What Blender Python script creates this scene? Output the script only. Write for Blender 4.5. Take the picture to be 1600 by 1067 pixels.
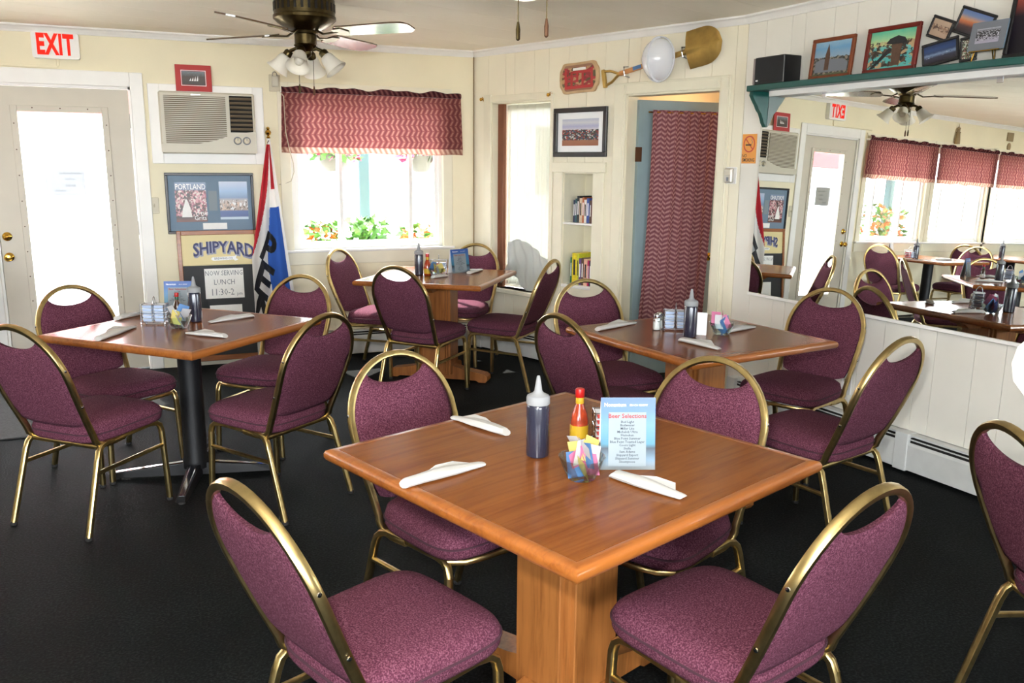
import bpy, bmesh, math, random
from mathutils import Vector, Matrix

random.seed(7)
PI = math.pi
sc = bpy.context.scene
COL = sc.collection
for o in list(bpy.data.objects):
    bpy.data.objects.remove(o)

# ------------------------------------------------------------------ camera
cam_d = bpy.data.cameras.new('camera')
cam = bpy.data.objects.new('camera', cam_d)
COL.objects.link(cam)
cam_d.sensor_width = 36.0
cam_d.lens = 29.823
cam_d.clip_start = 0.05
cF, cR, cU = Vector((.3678, .9072, -.2042)), Vector((.9274, -.3740, .0087)), Vector((.0684, .1926, .9789))
cam.matrix_world = Matrix(((cR.x, cU.x, -cF.x, 0), (cR.y, cU.y, -cF.y, 0), (cR.z, cU.z, -cF.z, 1.5234), (0, 0, 0, 1)))
sc.camera = cam

# ------------------------------------------------------------------ sky, sun, lights, exposure
world = bpy.data.worlds.new('sky')
sc.world = world
world.use_nodes = True
bg = world.node_tree.nodes['Background']
bg.inputs[0].default_value = (.86, .93, 1.0, 1)
bg.inputs[1].default_value = 11.0

def add_light(name, kind, loc, energy, color=(1, 1, 1), size=.1, aim=None, size_y=None):
    d = bpy.data.lights.new(name, kind)
    d.energy = energy
    d.color = color
    if kind == 'AREA':
        d.size = size
        if size_y:
            d.shape = 'RECTANGLE'; d.size_y = size_y
        else:
            d.shape = 'DISK'
    elif kind == 'SUN':
        d.angle = math.radians(.6)
    else:
        d.shadow_soft_size = size
    o = bpy.data.objects.new(name, d)
    COL.objects.link(o)
    o.location = loc
    if aim is not None:
        o.rotation_euler = Vector(aim).to_track_quat('-Z', 'Y').to_euler()
    return o

sun = add_light('sun', 'SUN', (0, 12, 9), 13.0, (1, .95, .86), aim=(.14, -.52, -.85))
flash = add_light('camera_flash', 'AREA', (-.10, .04, 1.72), 27.0, (1, .98, .95), .09, aim=(.36, .91, .10))
# portals guide the sky's light through the window openings (they emit nothing themselves)
def portal(loc, sx, sy, aim):
    o = add_light('sky_portal', 'AREA', loc, 1.0, size=sx, aim=aim, size_y=sy)
    o.data.cycles.is_portal = True
for px, pw in ((1.51, 1.25), (-1.9, 1.2), (-3.26, 1.2), (-4.6, 1.2)):
    portal((px, 6.87, 1.45), pw, 1.2, (0, -1, 0))
portal((-.63, 6.87, 1.07), .6, 1.6, (0, -1, 0))
for px in (-4.6, -1.9, .8):  # openings added in the unseen rear wall
    portal((px, -2.31, 1.45), 2.0, 1.2, (0, 1, 0))

sc.view_settings.view_transform = 'Standard'
sc.view_settings.look = 'None'
sc.view_settings.gamma = 1.0
sc.view_settings.use_curve_mapping = False
sc.view_settings.exposure = 1.42
sc.cycles.max_bounces = 10
sc.cycles.diffuse_bounces = 5
sc.cycles.glossy_bounces = 5
sc.cycles.transparent_max_bounces = 12
sc.cycles.sample_clamp_indirect = 6.0
sc.cycles.caustics_reflective = False
sc.cycles.caustics_refractive = False

# ------------------------------------------------------------------ materials
def lin(v):
    v /= 255.0
    return v / 12.92 if v <= .04045 else ((v + .055) / 1.055) ** 2.4
def C3(r, g, b):
    return (lin(r), lin(g), lin(b), 1)

MATS = {}
def new_mat(name):
    m = bpy.data.materials.new(name)
    m.use_nodes = True
    nt = m.node_tree
    nt.nodes.clear()
    out = nt.nodes.new('ShaderNodeOutputMaterial')
    MATS[name] = m
    return m, nt, out
def N(nt, kind, **kw):
    n = nt.nodes.new(kind)
    for k, v in kw.items():
        if k.startswith('_'):
            setattr(n, k[1:], v)
        else:
            key = k.replace('__', ' ')
            n.inputs[int(key[1:]) if key[0] == 'i' and key[1:].isdigit() else key].default_value = v
    return n
def ramp(nt, stops, interp='LINEAR'):
    r = nt.nodes.new('ShaderNodeValToRGB')
    r.color_ramp.interpolation = interp
    e = r.color_ramp.elements
    while len(e) < len(stops):
        e.new(.5)
    for i, (p, c) in enumerate(stops):
        e[i].position = p
        e[i].color = c
    return r
def math_n(nt, op, a, b=None):
    n = nt.nodes.new('ShaderNodeMath')
    n.operation = op
    for i, v in enumerate((a, b)):
        if v is None:
            continue
        if isinstance(v, (int, float)):
            n.inputs[i].default_value = v
        else:
            nt.links.new(v, n.inputs[i])
    return n.outputs[0]

def pmat(name, col, rough=.6, metal=0., var=0., vscale=8., bump=0., bscale=60., coat=0., spec=.5, alpha_mix=None):
    """painted / plain surface: colour with a little noise variation and fine relief"""
    m, nt, out = new_mat(name)
    b = N(nt, 'ShaderNodeBsdfPrincipled', Roughness=rough, Metallic=metal)
    b.inputs['Base Color'].default_value = col
    b.inputs['Specular IOR Level'].default_value = spec
    if coat:
        b.inputs['Coat Weight'].default_value = coat
        b.inputs['Coat Roughness'].default_value = .12
    tc = nt.nodes.new('ShaderNodeTexCoord')
    if var:
        nz = N(nt, 'ShaderNodeTexNoise', Scale=vscale, Detail=4.0)
        nt.links.new(tc.outputs['Object'], nz.inputs['Vector'])
        lo = tuple(max(0, x * (1 - var)) for x in col[:3]) + (1,)
        hi = tuple(min(1, x * (1 + var)) for x in col[:3]) + (1,)
        r = ramp(nt, [(.3, lo), (.7, hi)])
        nt.links.new(nz.outputs['Fac'], r.inputs[0])
        nt.links.new(r.outputs[0], b.inputs['Base Color'])
    if bump:
        nz2 = N(nt, 'ShaderNodeTexNoise', Scale=bscale, Detail=3.0)
        nt.links.new(tc.outputs['Object'], nz2.inputs['Vector'])
        bp = N(nt, 'ShaderNodeBump', Strength=bump, Distance=.004)
        nt.links.new(nz2.outputs['Fac'], bp.inputs['Height'])
        nt.links.new(bp.outputs[0], b.inputs['Normal'])
    nt.links.new(b.outputs[0], out.inputs[0])
    return m

def wood_mat(name, c1, c2, rough=.3, scale=(1.6, 22, 22), coat=.4):
    m, nt, out = new_mat(name)
    b = N(nt, 'ShaderNodeBsdfPrincipled', Roughness=rough)
    b.inputs['Coat Weight'].default_value = coat
    b.inputs['Coat Roughness'].default_value = .09
    tc = nt.nodes.new('ShaderNodeTexCoord')
    mp = nt.nodes.new('ShaderNodeMapping')
    mp.inputs['Scale'].default_value = scale
    nt.links.new(tc.outputs['Object'], mp.inputs[0])
    nz = N(nt, 'ShaderNodeTexNoise', Scale=2.2, Detail=7.0, Roughness=.62, Distortion=.6)
    nt.links.new(mp.outputs[0], nz.inputs['Vector'])
    nz2 = N(nt, 'ShaderNodeTexNoise', Scale=.6, Detail=2.0)
    nt.links.new(mp.outputs[0], nz2.inputs['Vector'])
    mx = math_n(nt, 'ADD', math_n(nt, 'MULTIPLY', nz.outputs['Fac'], .65), math_n(nt, 'MULTIPLY', nz2.outputs['Fac'], .35))
    r = ramp(nt, [(.36, c2), (.52, c1), (.66, tuple(min(1, x * 1.12) for x in c1[:3]) + (1,))])
    nt.links.new(mx, r.inputs[0])
    nt.links.new(r.outputs[0], b.inputs['Base Color'])
    nt.links.new(b.outputs[0], out.inputs[0])
    return m

def fabric_mat(name, c1, c2, c3, scale=260):
    """speckled woven upholstery"""
    m, nt, out = new_mat(name)
    b = N(nt, 'ShaderNodeBsdfPrincipled', Roughness=.95)
    b.inputs['Specular IOR Level'].default_value = .15
    tc = nt.nodes.new('ShaderNodeTexCoord')
    nz = N(nt, 'ShaderNodeTexNoise', Scale=scale, Detail=2.0)
    nt.links.new(tc.outputs['Object'], nz.inputs['Vector'])
    r = ramp(nt, [(.34, c2), (.5, c1), (.64, c3)])
    nt.links.new(nz.outputs['Fac'], r.inputs[0])
    nt.links.new(r.outputs[0], b.inputs['Base Color'])
    bp = N(nt, 'ShaderNodeBump', Strength=.25, Distance=.002)
    nt.links.new(nz.outputs['Fac'], bp.inputs['Height'])
    nt.links.new(bp.outputs[0], b.inputs['Normal'])
    nt.links.new(b.outputs[0], out.inputs[0])
    return m

def zigzag_mat(name, dark, mid, light, pitch=.098, row=.046, slope=.55, transl=.2, swap=False):
    """zigzag printed cotton; UV in metres"""
    m, nt, out = new_mat(name)
    uv = nt.nodes.new('ShaderNodeUVMap')
    sx = nt.nodes.new('ShaderNodeSeparateXYZ')
    nt.links.new(uv.outputs[0], sx.inputs[0])
    u, v = (sx.outputs[1], sx.outputs[0]) if swap else (sx.outputs[0], sx.outputs[1])
    tri = math_n(nt, 'PINGPONG', v, pitch / 2)
    ph = math_n(nt, 'FRACT', math_n(nt, 'DIVIDE', math_n(nt, 'ADD', u, math_n(nt, 'MULTIPLY', tri, slope)), row))
    edge = math_n(nt, 'FRACT', math_n(nt, 'DIVIDE', v, pitch / 2))
    gap = math_n(nt, 'MULTIPLY', math_n(nt, 'GREATER_THAN', edge, .10), math_n(nt, 'LESS_THAN', edge, .90))
    dash = math_n(nt, 'MULTIPLY', math_n(nt, 'LESS_THAN', ph, .30), gap)
    line = math_n(nt, 'MULTIPLY', math_n(nt, 'GREATER_THAN', ph, .48), math_n(nt, 'LESS_THAN', ph, .82))
    m1 = N(nt, 'ShaderNodeMix', _data_type='RGBA')
    m1.inputs[6].default_value = mid
    m1.inputs[7].default_value = dark
    nt.links.new(line, m1.inputs[0])
    m2 = N(nt, 'ShaderNodeMix', _data_type='RGBA')
    m2.inputs[7].default_value = light
    nt.links.new(m1.outputs[2], m2.inputs[6])
    nt.links.new(dash, m2.inputs[0])
    d = nt.nodes.new('ShaderNodeBsdfDiffuse')
    t = nt.nodes.new('ShaderNodeBsdfTranslucent')
    nt.links.new(m2.outputs[2], d.inputs[0])
    nt.links.new(m2.outputs[2], t.inputs[0])
    ms = nt.nodes.new('ShaderNodeMixShader')
    ms.inputs[0].default_value = transl
    nt.links.new(d.outputs[0], ms.inputs[1])
    nt.links.new(t.outputs[0], ms.inputs[2])
    nt.links.new(ms.outputs[0], out.inputs[0])
    return m

def glass_mat(name, tint=(1, 1, 1, 1), gloss=.0, rough=.0):
    m, nt, out = new_mat(name)
    t = nt.nodes.new('ShaderNodeBsdfTransparent')
    t.inputs[0].default_value = tint
    g = nt.nodes.new('ShaderNodeBsdfGlossy')
    g.inputs['Roughness'].default_value = rough
    lw = N(nt, 'ShaderNodeLayerWeight', Blend=.25)
    f = math_n(nt, 'ADD', math_n(nt, 'MULTIPLY', lw.outputs['Fresnel'], .6), gloss)
    f = math_n(nt, 'MINIMUM', f, .85)
    ms = nt.nodes.new('ShaderNodeMixShader')
    nt.links.new(f, ms.inputs[0])
    nt.links.new(t.outputs[0], ms.inputs[1])
    nt.links.new(g.outputs[0], ms.inputs[2])
    nt.links.new(ms.outputs[0], out.inputs[0])
    return m

def cloth_mat(name, col, transl=.4, transp=0.):
    m, nt, out = new_mat(name)
    d = nt.nodes.new('ShaderNodeBsdfDiffuse'); d.inputs[0].default_value = col
    t = nt.nodes.new('ShaderNodeBsdfTranslucent'); t.inputs[0].default_value = col
    ms = nt.nodes.new('ShaderNodeMixShader'); ms.inputs[0].default_value = transl
    nt.links.new(d.outputs[0], ms.inputs[1]); nt.links.new(t.outputs[0], ms.inputs[2])
    last = ms
    if transp:
        tr = nt.nodes.new('ShaderNodeBsdfTransparent')
        m2 = nt.nodes.new('ShaderNodeMixShader'); m2.inputs[0].default_value = transp
        nt.links.new(ms.outputs[0], m2.inputs[1]); nt.links.new(tr.outputs[0], m2.inputs[2])
        last = m2
    nt.links.new(last.outputs[0], out.inputs[0])
    return m

def emis_mat(name, col, strength):
    m, nt, out = new_mat(name)
    e = N(nt, 'ShaderNodeEmission', Strength=strength)
    e.inputs[0].default_value = col
    nt.links.new(e.outputs[0], out.inputs[0])
    return m

def print_mat(name, stops, blot=(), blot_band=(0, 1), scale=9., amount=.5, rough=.35, wave=0.):
    """printed picture: vertical colour bands (Generated Z) with blotches of other colours inside a band"""
    m, nt, out = new_mat(name)
    tc = nt.nodes.new('ShaderNodeTexCoord')
    sx = nt.nodes.new('ShaderNodeSeparateXYZ')
    nt.links.new(tc.outputs['Generated'], sx.inputs[0])
    z = sx.outputs[2]
    nz = N(nt, 'ShaderNodeTexNoise', Scale=scale, Detail=5.0, Roughness=.65)
    mp = nt.nodes.new('ShaderNodeMapping'); mp.inputs['Scale'].default_value = (1, .05, 1)
    nt.links.new(tc.outputs['Generated'], mp.inputs[0]); nt.links.new(mp.outputs[0], nz.inputs['Vector'])
    zz = math_n(nt, 'ADD', z, math_n(nt, 'MULTIPLY', math_n(nt, 'SUBTRACT', nz.outputs['Fac'], .5), wave)) if wave else z
    r = ramp(nt, stops)
    nt.links.new(zz, r.inputs[0])
    colr = r.outputs[0]
    if blot:
        vo = N(nt, 'ShaderNodeTexVoronoi', Scale=scale * 1.6)
        nt.links.new(mp.outputs[0], vo.inputs['Vector'])
        r2 = ramp(nt, [((i + .0) / len(blot), c) for i, c in enumerate(blot)], 'CONSTANT')
        sp = nt.nodes.new('ShaderNodeSeparateColor')
        nt.links.new(vo.outputs['Color'], sp.inputs[0])
        nt.links.new(sp.outputs[0], r2.inputs[0])
        inb = math_n(nt, 'MULTIPLY', math_n(nt, 'GREATER_THAN', zz, blot_band[0]), math_n(nt, 'LESS_THAN', zz, blot_band[1]))
        fac = math_n(nt, 'MULTIPLY', inb, math_n(nt, 'GREATER_THAN', nz.outputs['Fac'], 1 - amount))
        mx = N(nt, 'ShaderNodeMix', _data_type='RGBA')
        nt.links.new(fac, mx.inputs[0]); nt.links.new(colr, mx.inputs[6]); nt.links.new(r2.outputs[0], mx.inputs[7])
        colr = mx.outputs[2]
    b = N(nt, 'ShaderNodeBsdfPrincipled', Roughness=rough)
    nt.links.new(colr, b.inputs['Base Color'])
    nt.links.new(b.outputs[0], out.inputs[0])
    return m

pmat('wall_cream', C3(238, 229, 200), .7, var=.03, vscale=2.5, bump=.05, bscale=40)
pmat('wall_board', C3(241, 234, 212), .55, var=.03, vscale=3, bump=.06, bscale=30)
pmat('wall_board_grey', C3(235, 232, 222), .5, var=.03, vscale=3, bump=.06, bscale=30)
pmat('wall_behind', C3(120, 112, 95), .9)
pmat('ceiling_paint', C3(249, 242, 226), .8, var=.03, vscale=1.5, bump=.12, bscale=14)
pmat('trim_white', C3(240, 238, 234), .4, var=.02)
pmat('trim_cream', C3(234, 228, 205), .45, var=.03)
pmat('door_paint', C3(206, 198, 182), .5, var=.02)
pmat('teal_door', C3(140, 160, 163), .5, var=.05)
pmat('teal_paint', C3(24, 84, 78), .35, var=.08)
pmat('heater_white', C3(214, 216, 214), .45, var=.05, vscale=14)
pmat('dark_gap', C3(30, 28, 26), .9)
pmat('white_plastic', C3(236, 236, 232), .4)
pmat('beige_plastic', C3(205, 196, 172), .45)
pmat('ac_plastic', C3(205, 199, 182), .45, var=.02)
pmat('ac_slat', C3(112, 98, 78), .6)
pmat('black_plastic', C3(22, 22, 24), .4)
pmat('black_metal', C3(14, 14, 17), .5, spec=.3)
pmat('chrome', C3(215, 215, 220), .12, 1.0)
pmat('steel_wire', C3(175, 178, 185), .2, 1.0)
pmat('brass_frame', C3(196, 172, 118), .30, 1.0, var=.15, vscale=30)
pmat('polished_brass', C3(214, 170, 76), .15, 1.0)
pmat('antique_brass', C3(84, 72, 46), .28, 1.0, var=.25, vscale=40)
pmat('gold_paint', C3(196, 162, 92), .36, .75, var=.12, vscale=20)
pmat('bronze', C3(90, 60, 40), .5, .6)
pmat('welt', C3(66, 34, 46), .9)
pmat('rubber', C3(40, 38, 36), .8)
pmat('paper_white', C3(244, 243, 240), .8, var=.02, vscale=60)
pmat('card_white', C3(240, 242, 244), .5)
pmat('napkin', C3(196, 195, 192), .9, bump=.25, bscale=90)
pmat('ink_black', C3(28, 28, 30), .6)
pmat('ink_grey', C3(120, 124, 132), .7)
pmat('ink_menu', C3(36, 42, 58), .7)
pmat('ink_menu_red', C3(150, 20, 26), .7)
pmat('tan_edge', C3(198, 168, 128), .6, var=.2, vscale=8)
pmat('ink_navy', C3(32, 36, 92), .5)
pmat('ink_lilac', C3(150, 152, 176), .5)
pmat('ink_white', C3(246, 246, 246), .5)
pmat('ink_red', C3(206, 44, 48), .5)
pmat('red_mat', C3(186, 62, 62), .7)
pmat('flag_red', C3(188, 30, 44), .8)
pmat('black_frame', C3(34, 33, 34), .35)
pmat('mahogany_frame', C3(112, 36, 28), .3, var=.15, vscale=30)
pmat('walnut_frame', C3(128, 66, 36), .3, var=.15, vscale=30)
pmat('chalk_black', C3(30, 31, 33), .6)
pmat('sign_cream', C3(222, 206, 152), .5)
pmat('orange_sign', C3(232, 152, 48), .45)
pmat('sign_stroke', C3(200, 66, 34), .5)
pmat('hat_white', C3(232, 234, 240), .25, coat=.4)
pmat('speaker_cloth', C3(24, 24, 26), .75)
pmat('speaker_side', C3(128, 112, 108), .4)
pmat('blade_wood', C3(96, 76, 60), .2, var=.2, vscale=9, coat=1.)
pmat('brown_post', C3(126, 76, 52), .6, var=.1)
pmat('matboard', C3(112, 134, 154), .6)
pmat('deck_boards', C3(205, 200, 190), .7)
pmat('outside_white', C3(240, 240, 238), .6)
pmat('outside_teal', C3(34, 60, 64), .6)
pmat('outside_pane', C3(46, 50, 56), .3)
pmat('outside_red', C3(200, 70, 80), .7)
pmat('leaf_green', C3(58, 104, 34), .6, var=.3, vscale=12)
pmat('petal_pink', C3(150, 34, 70), .6, var=.2)
pmat('petal_orange', C3(170, 84, 26), .6)
pmat('basket_dark', C3(58, 58, 54), .7)
pmat('packet_white', C3(196, 196, 198), .6)
pmat('packet_pink', C3(196, 112, 146), .6)
pmat('packet_yellow', C3(196, 180, 100), .6)
pmat('packet_blue', C3(84, 126, 176), .6)
pmat('tub_blue', C3(176, 194, 222), .3)
pmat('tub_red', C3(196, 72, 70), .3)
pmat('tub_lid', C3(226, 232, 240), .3)
pmat('syrup', C3(40, 41, 56), .22, coat=.5)
pmat('sauce_red', C3(160, 58, 28), .15, coat=.6, var=.5, vscale=40)
pmat('sauce_dark', C3(66, 40, 26), .2, coat=.5)
pmat('cap_red', C3(176, 22, 18), .35)
pmat('cap_green', C3(36, 84, 60), .35)
pmat('label_yellow', C3(196, 160, 34), .5)
pmat('salt', C3(240, 238, 232), .8)
pmat('warm_wood', C3(214, 150, 92), .6, var=.25, vscale=5)
pmat('device_silver', C3(196, 192, 184), .3, .5)
pmat('brown_device', C3(150, 128, 92), .5)
pmat('mat_rubber', C3(58, 58, 58), .9, var=.3, vscale=60, bump=.6, bscale=90)
pmat('asphalt', C3(190, 188, 184), .9)
cloth_mat('sheer', C3(190, 190, 176), .075, .02)
cloth_mat('drape_grey', C3(206, 208, 204), .25)
cloth_mat('shade_glass', C3(246, 242, 232), .35)
cloth_mat('flag_white', C3(240, 238, 234), .3)
cloth_mat('flag_blue', C3(58, 96, 176), .25)
cloth_mat('cap_plastic', C3(170, 172, 174), .3)
glass_mat('pane_glass')
glass_mat('picture_glass', gloss=.04)
glass_mat('jar_glass', (.95, .98, .98, 1), .04)
glass_mat('bowl_glass', (.92, .98, .985, 1), .02)
emis_mat('exit_red', (1.0, .035, .02, 1), .42)
emis_mat('bright_shape_glow', (1.0, .93, .8, 1), .6)  # glow added to the unidentified bright shape, no known lamp
wood_mat('table_wood', (.218, .070, .0150, 1), (.158, .045, .0095, 1), .20, coat=0.)
MATS['table_wood'].node_tree.nodes['Principled BSDF'].inputs['Specular IOR Level'].default_value = .17
wood_mat('edge_wood', (.31, .098, .018, 1), (.21, .058, .010, 1), .3, scale=(2, 30, 30))
wood_mat('pedestal_wood', (.34, .125, .03, 1), (.21, .068, .014, 1), .4, scale=(26, 26, 1.8), coat=.15)
wood_mat('oak_frame', C3(156, 92, 46), C3(120, 66, 30), .4, coat=.1)
fabric_mat('mauve_fabric', (.106, .029, .051, 1), (.063, .015, .029, 1), (.186, .069, .101, 1))
zigzag_mat('herringbone', (.155, .045, .047, 1), (.215, .068, .066, 1), (.35, .165, .135, 1), transl=.24)
zigzag_mat('herringbone_backlit', (.30, .14, .11, 1), (.42, .24, .18, 1), (.55, .38, .29, 1), transl=.3)  # same cloth, colours lightened for daylight passing through the unlined hem
zigzag_mat('herringbone_door', (.175, .066, .078, 1), (.28, .12, .13, 1), (.43, .25, .235, 1), pitch=.066, row=.032, slope=.7, transl=.05, swap=True)
zigzag_mat('herringbone_unlit', (.05, .014, .018, 1), (.10, .03, .034, 1), (.17, .07, .065, 1), transl=.08)  # same cloth, colours darkened where no daylight comes from behind

def carpet():
    m, nt, out = new_mat('carpet')
    b = N(nt, 'ShaderNodeBsdfPrincipled', Roughness=.78)
    b.inputs['Specular IOR Level'].default_value = .11
    tc = nt.nodes.new('ShaderNodeTexCoord')
    nz = N(nt, 'ShaderNodeTexNoise', Scale=110.0, Detail=3.0)
    nt.links.new(tc.outputs['Object'], nz.inputs['Vector'])
    nz2 = N(nt, 'ShaderNodeTexNoise', Scale=1.6, Detail=3.0)
    nt.links.new(tc.outputs['Object'], nz2.inputs['Vector'])
    f = math_n(nt, 'ADD', math_n(nt, 'MULTIPLY', nz.outputs['Fac'], .75), math_n(nt, 'MULTIPLY', nz2.outputs['Fac'], .25))
    r = ramp(nt, [(.34, (.0015, .0022, .0024, 1)), (.5, (.0052, .0064, .0066, 1)), (.68, (.018, .021, .021, 1))])
    nt.links.new(f, r.inputs[0]); nt.links.new(r.outputs[0], b.inputs['Base Color'])
    bp = N(nt, 'ShaderNodeBump', Strength=.5, Distance=.004)
    nt.links.new(nz.outputs['Fac'], bp.inputs['Height']); nt.links.new(bp.outputs[0], b.inputs['Normal'])
    nt.links.new(b.outputs[0], out.inputs[0])
carpet()
def mirror_m():
    m, nt, out = new_mat('mirror')
    g = nt.nodes.new('ShaderNodeBsdfGlossy')
    g.inputs['Roughness'].default_value = .0
    g.inputs[0].default_value = (.86, .89, .87, 1)
    nt.links.new(g.outputs[0], out.inputs[0])
mirror_m()
# ------------------------------------------------------------------ geometry helpers
class MB:
    """collects faces; build() links them as ONE mesh object"""
    def __init__(self):
        self.v, self.f, self.m, self.uv = [], [], [], None
    def add(self, vs, fs, mi=0, M=None):
        n = len(self.v)
        self.v += [tuple(M @ Vector(p)) if M is not None else tuple(p) for p in vs]
        self.f += [tuple(i + n for i in f) for f in fs]
        self.m += [mi] * len(fs)
        return self
    def box(self, x0, x1, y0, y1, z0, z1, mi=0, M=None):
        vs = [(x, y, z) for x in (x0, x1) for y in (y0, y1) for z in (z0, z1)]
        fs = [(0, 1, 3, 2), (4, 6, 7, 5), (0, 4, 5, 1), (2, 3, 7, 6), (0, 2, 6, 4), (1, 5, 7, 3)]
        return self.add(vs, fs, mi, M)
    def rbox(self, x0, x1, y0, y1, z0, z1, r=.004, mi=0, M=None):
        """box with chamfered edges"""
        r = min(r, (x1 - x0) * .45, (y1 - y0) * .45, (z1 - z0) * .45)
        cx, cy, cz = (x0 + x1) / 2, (y0 + y1) / 2, (z0 + z1) / 2
        hx, hy, hz = (x1 - x0) / 2, (y1 - y0) / 2, (z1 - z0) / 2
        pts = []
        for sx in (-1, 1):
            for sy in (-1, 1):
                for sz in (-1, 1):
                    pts += [(cx + sx * hx, cy + sy * (hy - r), cz + sz * (hz - r)), (cx + sx * (hx - r), cy + sy * hy, cz + sz * (hz - r)), (cx + sx * (hx - r), cy + sy * (hy - r), cz + sz * hz)]
        return self.hull(pts, mi, M)
    def hull(self, pts, mi=0, M=None):
        bm = bmesh.new()
        for p in pts:
            bm.verts.new(p)
        bmesh.ops.convex_hull(bm, input=bm.verts)
        bmesh.ops.dissolve_limit(bm, angle_limit=.02, verts=bm.verts, edges=bm.edges)
        bm.verts.index_update()
        vs = [tuple(v.co) for v in bm.verts]
        fs = [tuple(v.index for v in f.verts) for f in bm.faces]
        bm.free()
        return self.add(vs, fs, mi, M)
    def prism(self, poly, y0, y1, mi=0, M=None):
        """polygon in XZ extruded along Y"""
        n = len(poly)
        vs = [(x, y0, z) for x, z in poly] + [(x, y1, z) for x, z in poly]
        fs = [tuple(range(n))[::-1], tuple(range(n, 2 * n))] + [(i, (i + 1) % n, n + (i + 1) % n, n + i) for i in range(n)]
        return self.add(vs, fs, mi, M)
    def plate(self, poly, z0, z1, mi=0, M=None):
        """polygon in XY extruded along Z"""
        n = len(poly)
        vs = [(x, y, z0) for x, y in poly] + [(x, y, z1) for x, y in poly]
        fs = [tuple(range(n))[::-1], tuple(range(n, 2 * n))] + [(i, (i + 1) % n, n + (i + 1) % n, n + i) for i in range(n)]
        return self.add(vs, fs, mi, M)
    def lathe(self, prof, n=20, mi=0, M=None, closed=False):
        vs, fs = [], []
        for r, z in prof:
            for k in range(n):
                a = 2 * PI * k / n
                vs.append((r * math.cos(a), r * math.sin(a), z))
        L = len(prof)
        for i in range(L - 1):
            for k in range(n):
                k2 = (k + 1) % n
                fs.append((i * n + k, i * n + k2, (i + 1) * n + k2, (i + 1) * n + k))
        if prof[0][0] > 1e-6:
            fs.append(tuple(range(n))[::-1])
        if prof[-1][0] > 1e-6 and not closed:
            fs.append(tuple((L - 1) * n + k for k in range(n)))
        return self.add(vs, fs, mi, M)
    def tube(self, path, rx, rz=None, n=8, up=(0, 0, 1), closed=False, mi=0, M=None, power=1.0, caps=True):
        """sweep an ellipse (rounded bar when power < 1) along a path; up keeps its orientation"""
        rz = rx if rz is None else rz
        P = [Vector(p) for p in path]
        up = Vector(up)
        L = len(P)
        vs, fs = [], []
        for i in range(L):
            a = P[(i - 1) % L] if (closed or i > 0) else P[i]
            b = P[(i + 1) % L] if (closed or i < L - 1) else P[i]
            t = (b - a).normalized()
            s = t.cross(up)
            if s.length < 1e-4:
                s = t.cross(Vector((.01, 1, .02)))
            s.normalize()
            w = s.cross(t).normalized()
            for k in range(n):
                an = 2 * PI * (k + .5) / n
                cx, cz = math.cos(an), math.sin(an)
                cx = math.copysign(abs(cx) ** power, cx); cz = math.copysign(abs(cz) ** power, cz)
                vs.append(tuple(P[i] + s * (cx * rx) + w * (cz * rz)))
        for i in range(L if closed else L - 1):
            j = (i + 1) % L
            for k in range(n):
                k2 = (k + 1) % n
                fs.append((i * n + k, i * n + k2, j * n + k2, j * n + k))
        if not closed and caps:
            fs.append(tuple(range(n))[::-1]); fs.append(tuple((L - 1) * n + k for k in range(n)))
        return self.add(vs, fs, mi, M)
    def grid(self, fn, nu, nv, mi=0, uvfn=None, mfn=None):
        n0 = len(self.v)
        vs = [fn(i / nu, j / nv) for j in range(nv + 1) for i in range(nu + 1)]
        fs, ms = [], []
        for j in range(nv):
            for i in range(nu):
                a = j * (nu + 1) + i
                fs.append((a, a + 1, a + nu + 2, a + nu + 1))
                ms.append(mfn((i + .5) / nu, (j + .5) / nv) if mfn else mi)
        self.v += [tuple(p) for p in vs]
        self.f += [tuple(i + n0 for i in f) for f in fs]
        self.m += ms
        if uvfn:
            self.uv = (self.uv or {})
            for j in range(nv + 1):
                for i in range(nu + 1):
                    self.uv[n0 + j * (nu + 1) + i] = uvfn(i / nu, j / nv)
        return self
    def mesh(self, name, mats, smooth=True, angle=.6, solid=0.):
        me = bpy.data.meshes.new(name)
        me.from_pydata(self.v, [], self.f)
        for m in (mats if isinstance(mats, (list, tuple)) else [mats]):
            me.materials.append(MATS[m])
        me.polygons.foreach_set('material_index', self.m)
        if self.uv:
            ul = me.uv_layers.new(name='UVMap')
            for l in me.loops:
                ul.data[l.index].uv = self.uv.get(l.vertex_index, (0, 0))
        bm = bmesh.new(); bm.from_mesh(me)
        if solid:
            bmesh.ops.solidify(bm, geom=bm.faces[:], thickness=solid)
        else:
            bmesh.ops.recalc_face_normals(bm, faces=bm.faces[:])
        bm.to_mesh(me); bm.free()
        if smooth:
            me.shade_smooth()
            me.set_sharp_from_angle(angle=angle)
        me.update()
        return me
    def build(self, name, mats, parent=None, smooth=True, angle=.6, solid=0., loc=None, rz=0., label=None, kind=None):
        o = bpy.data.objects.new(name, self.mesh(name, mats, smooth, angle, solid))
        COL.objects.link(o)
        if parent is not None:
            o.parent = parent
        if loc is not None:
            o.location = loc
        if rz:
            o.rotation_euler = (0, 0, rz)
        if label:
            o['label'] = label
        if kind:
            o['kind'] = kind
        return o

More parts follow.
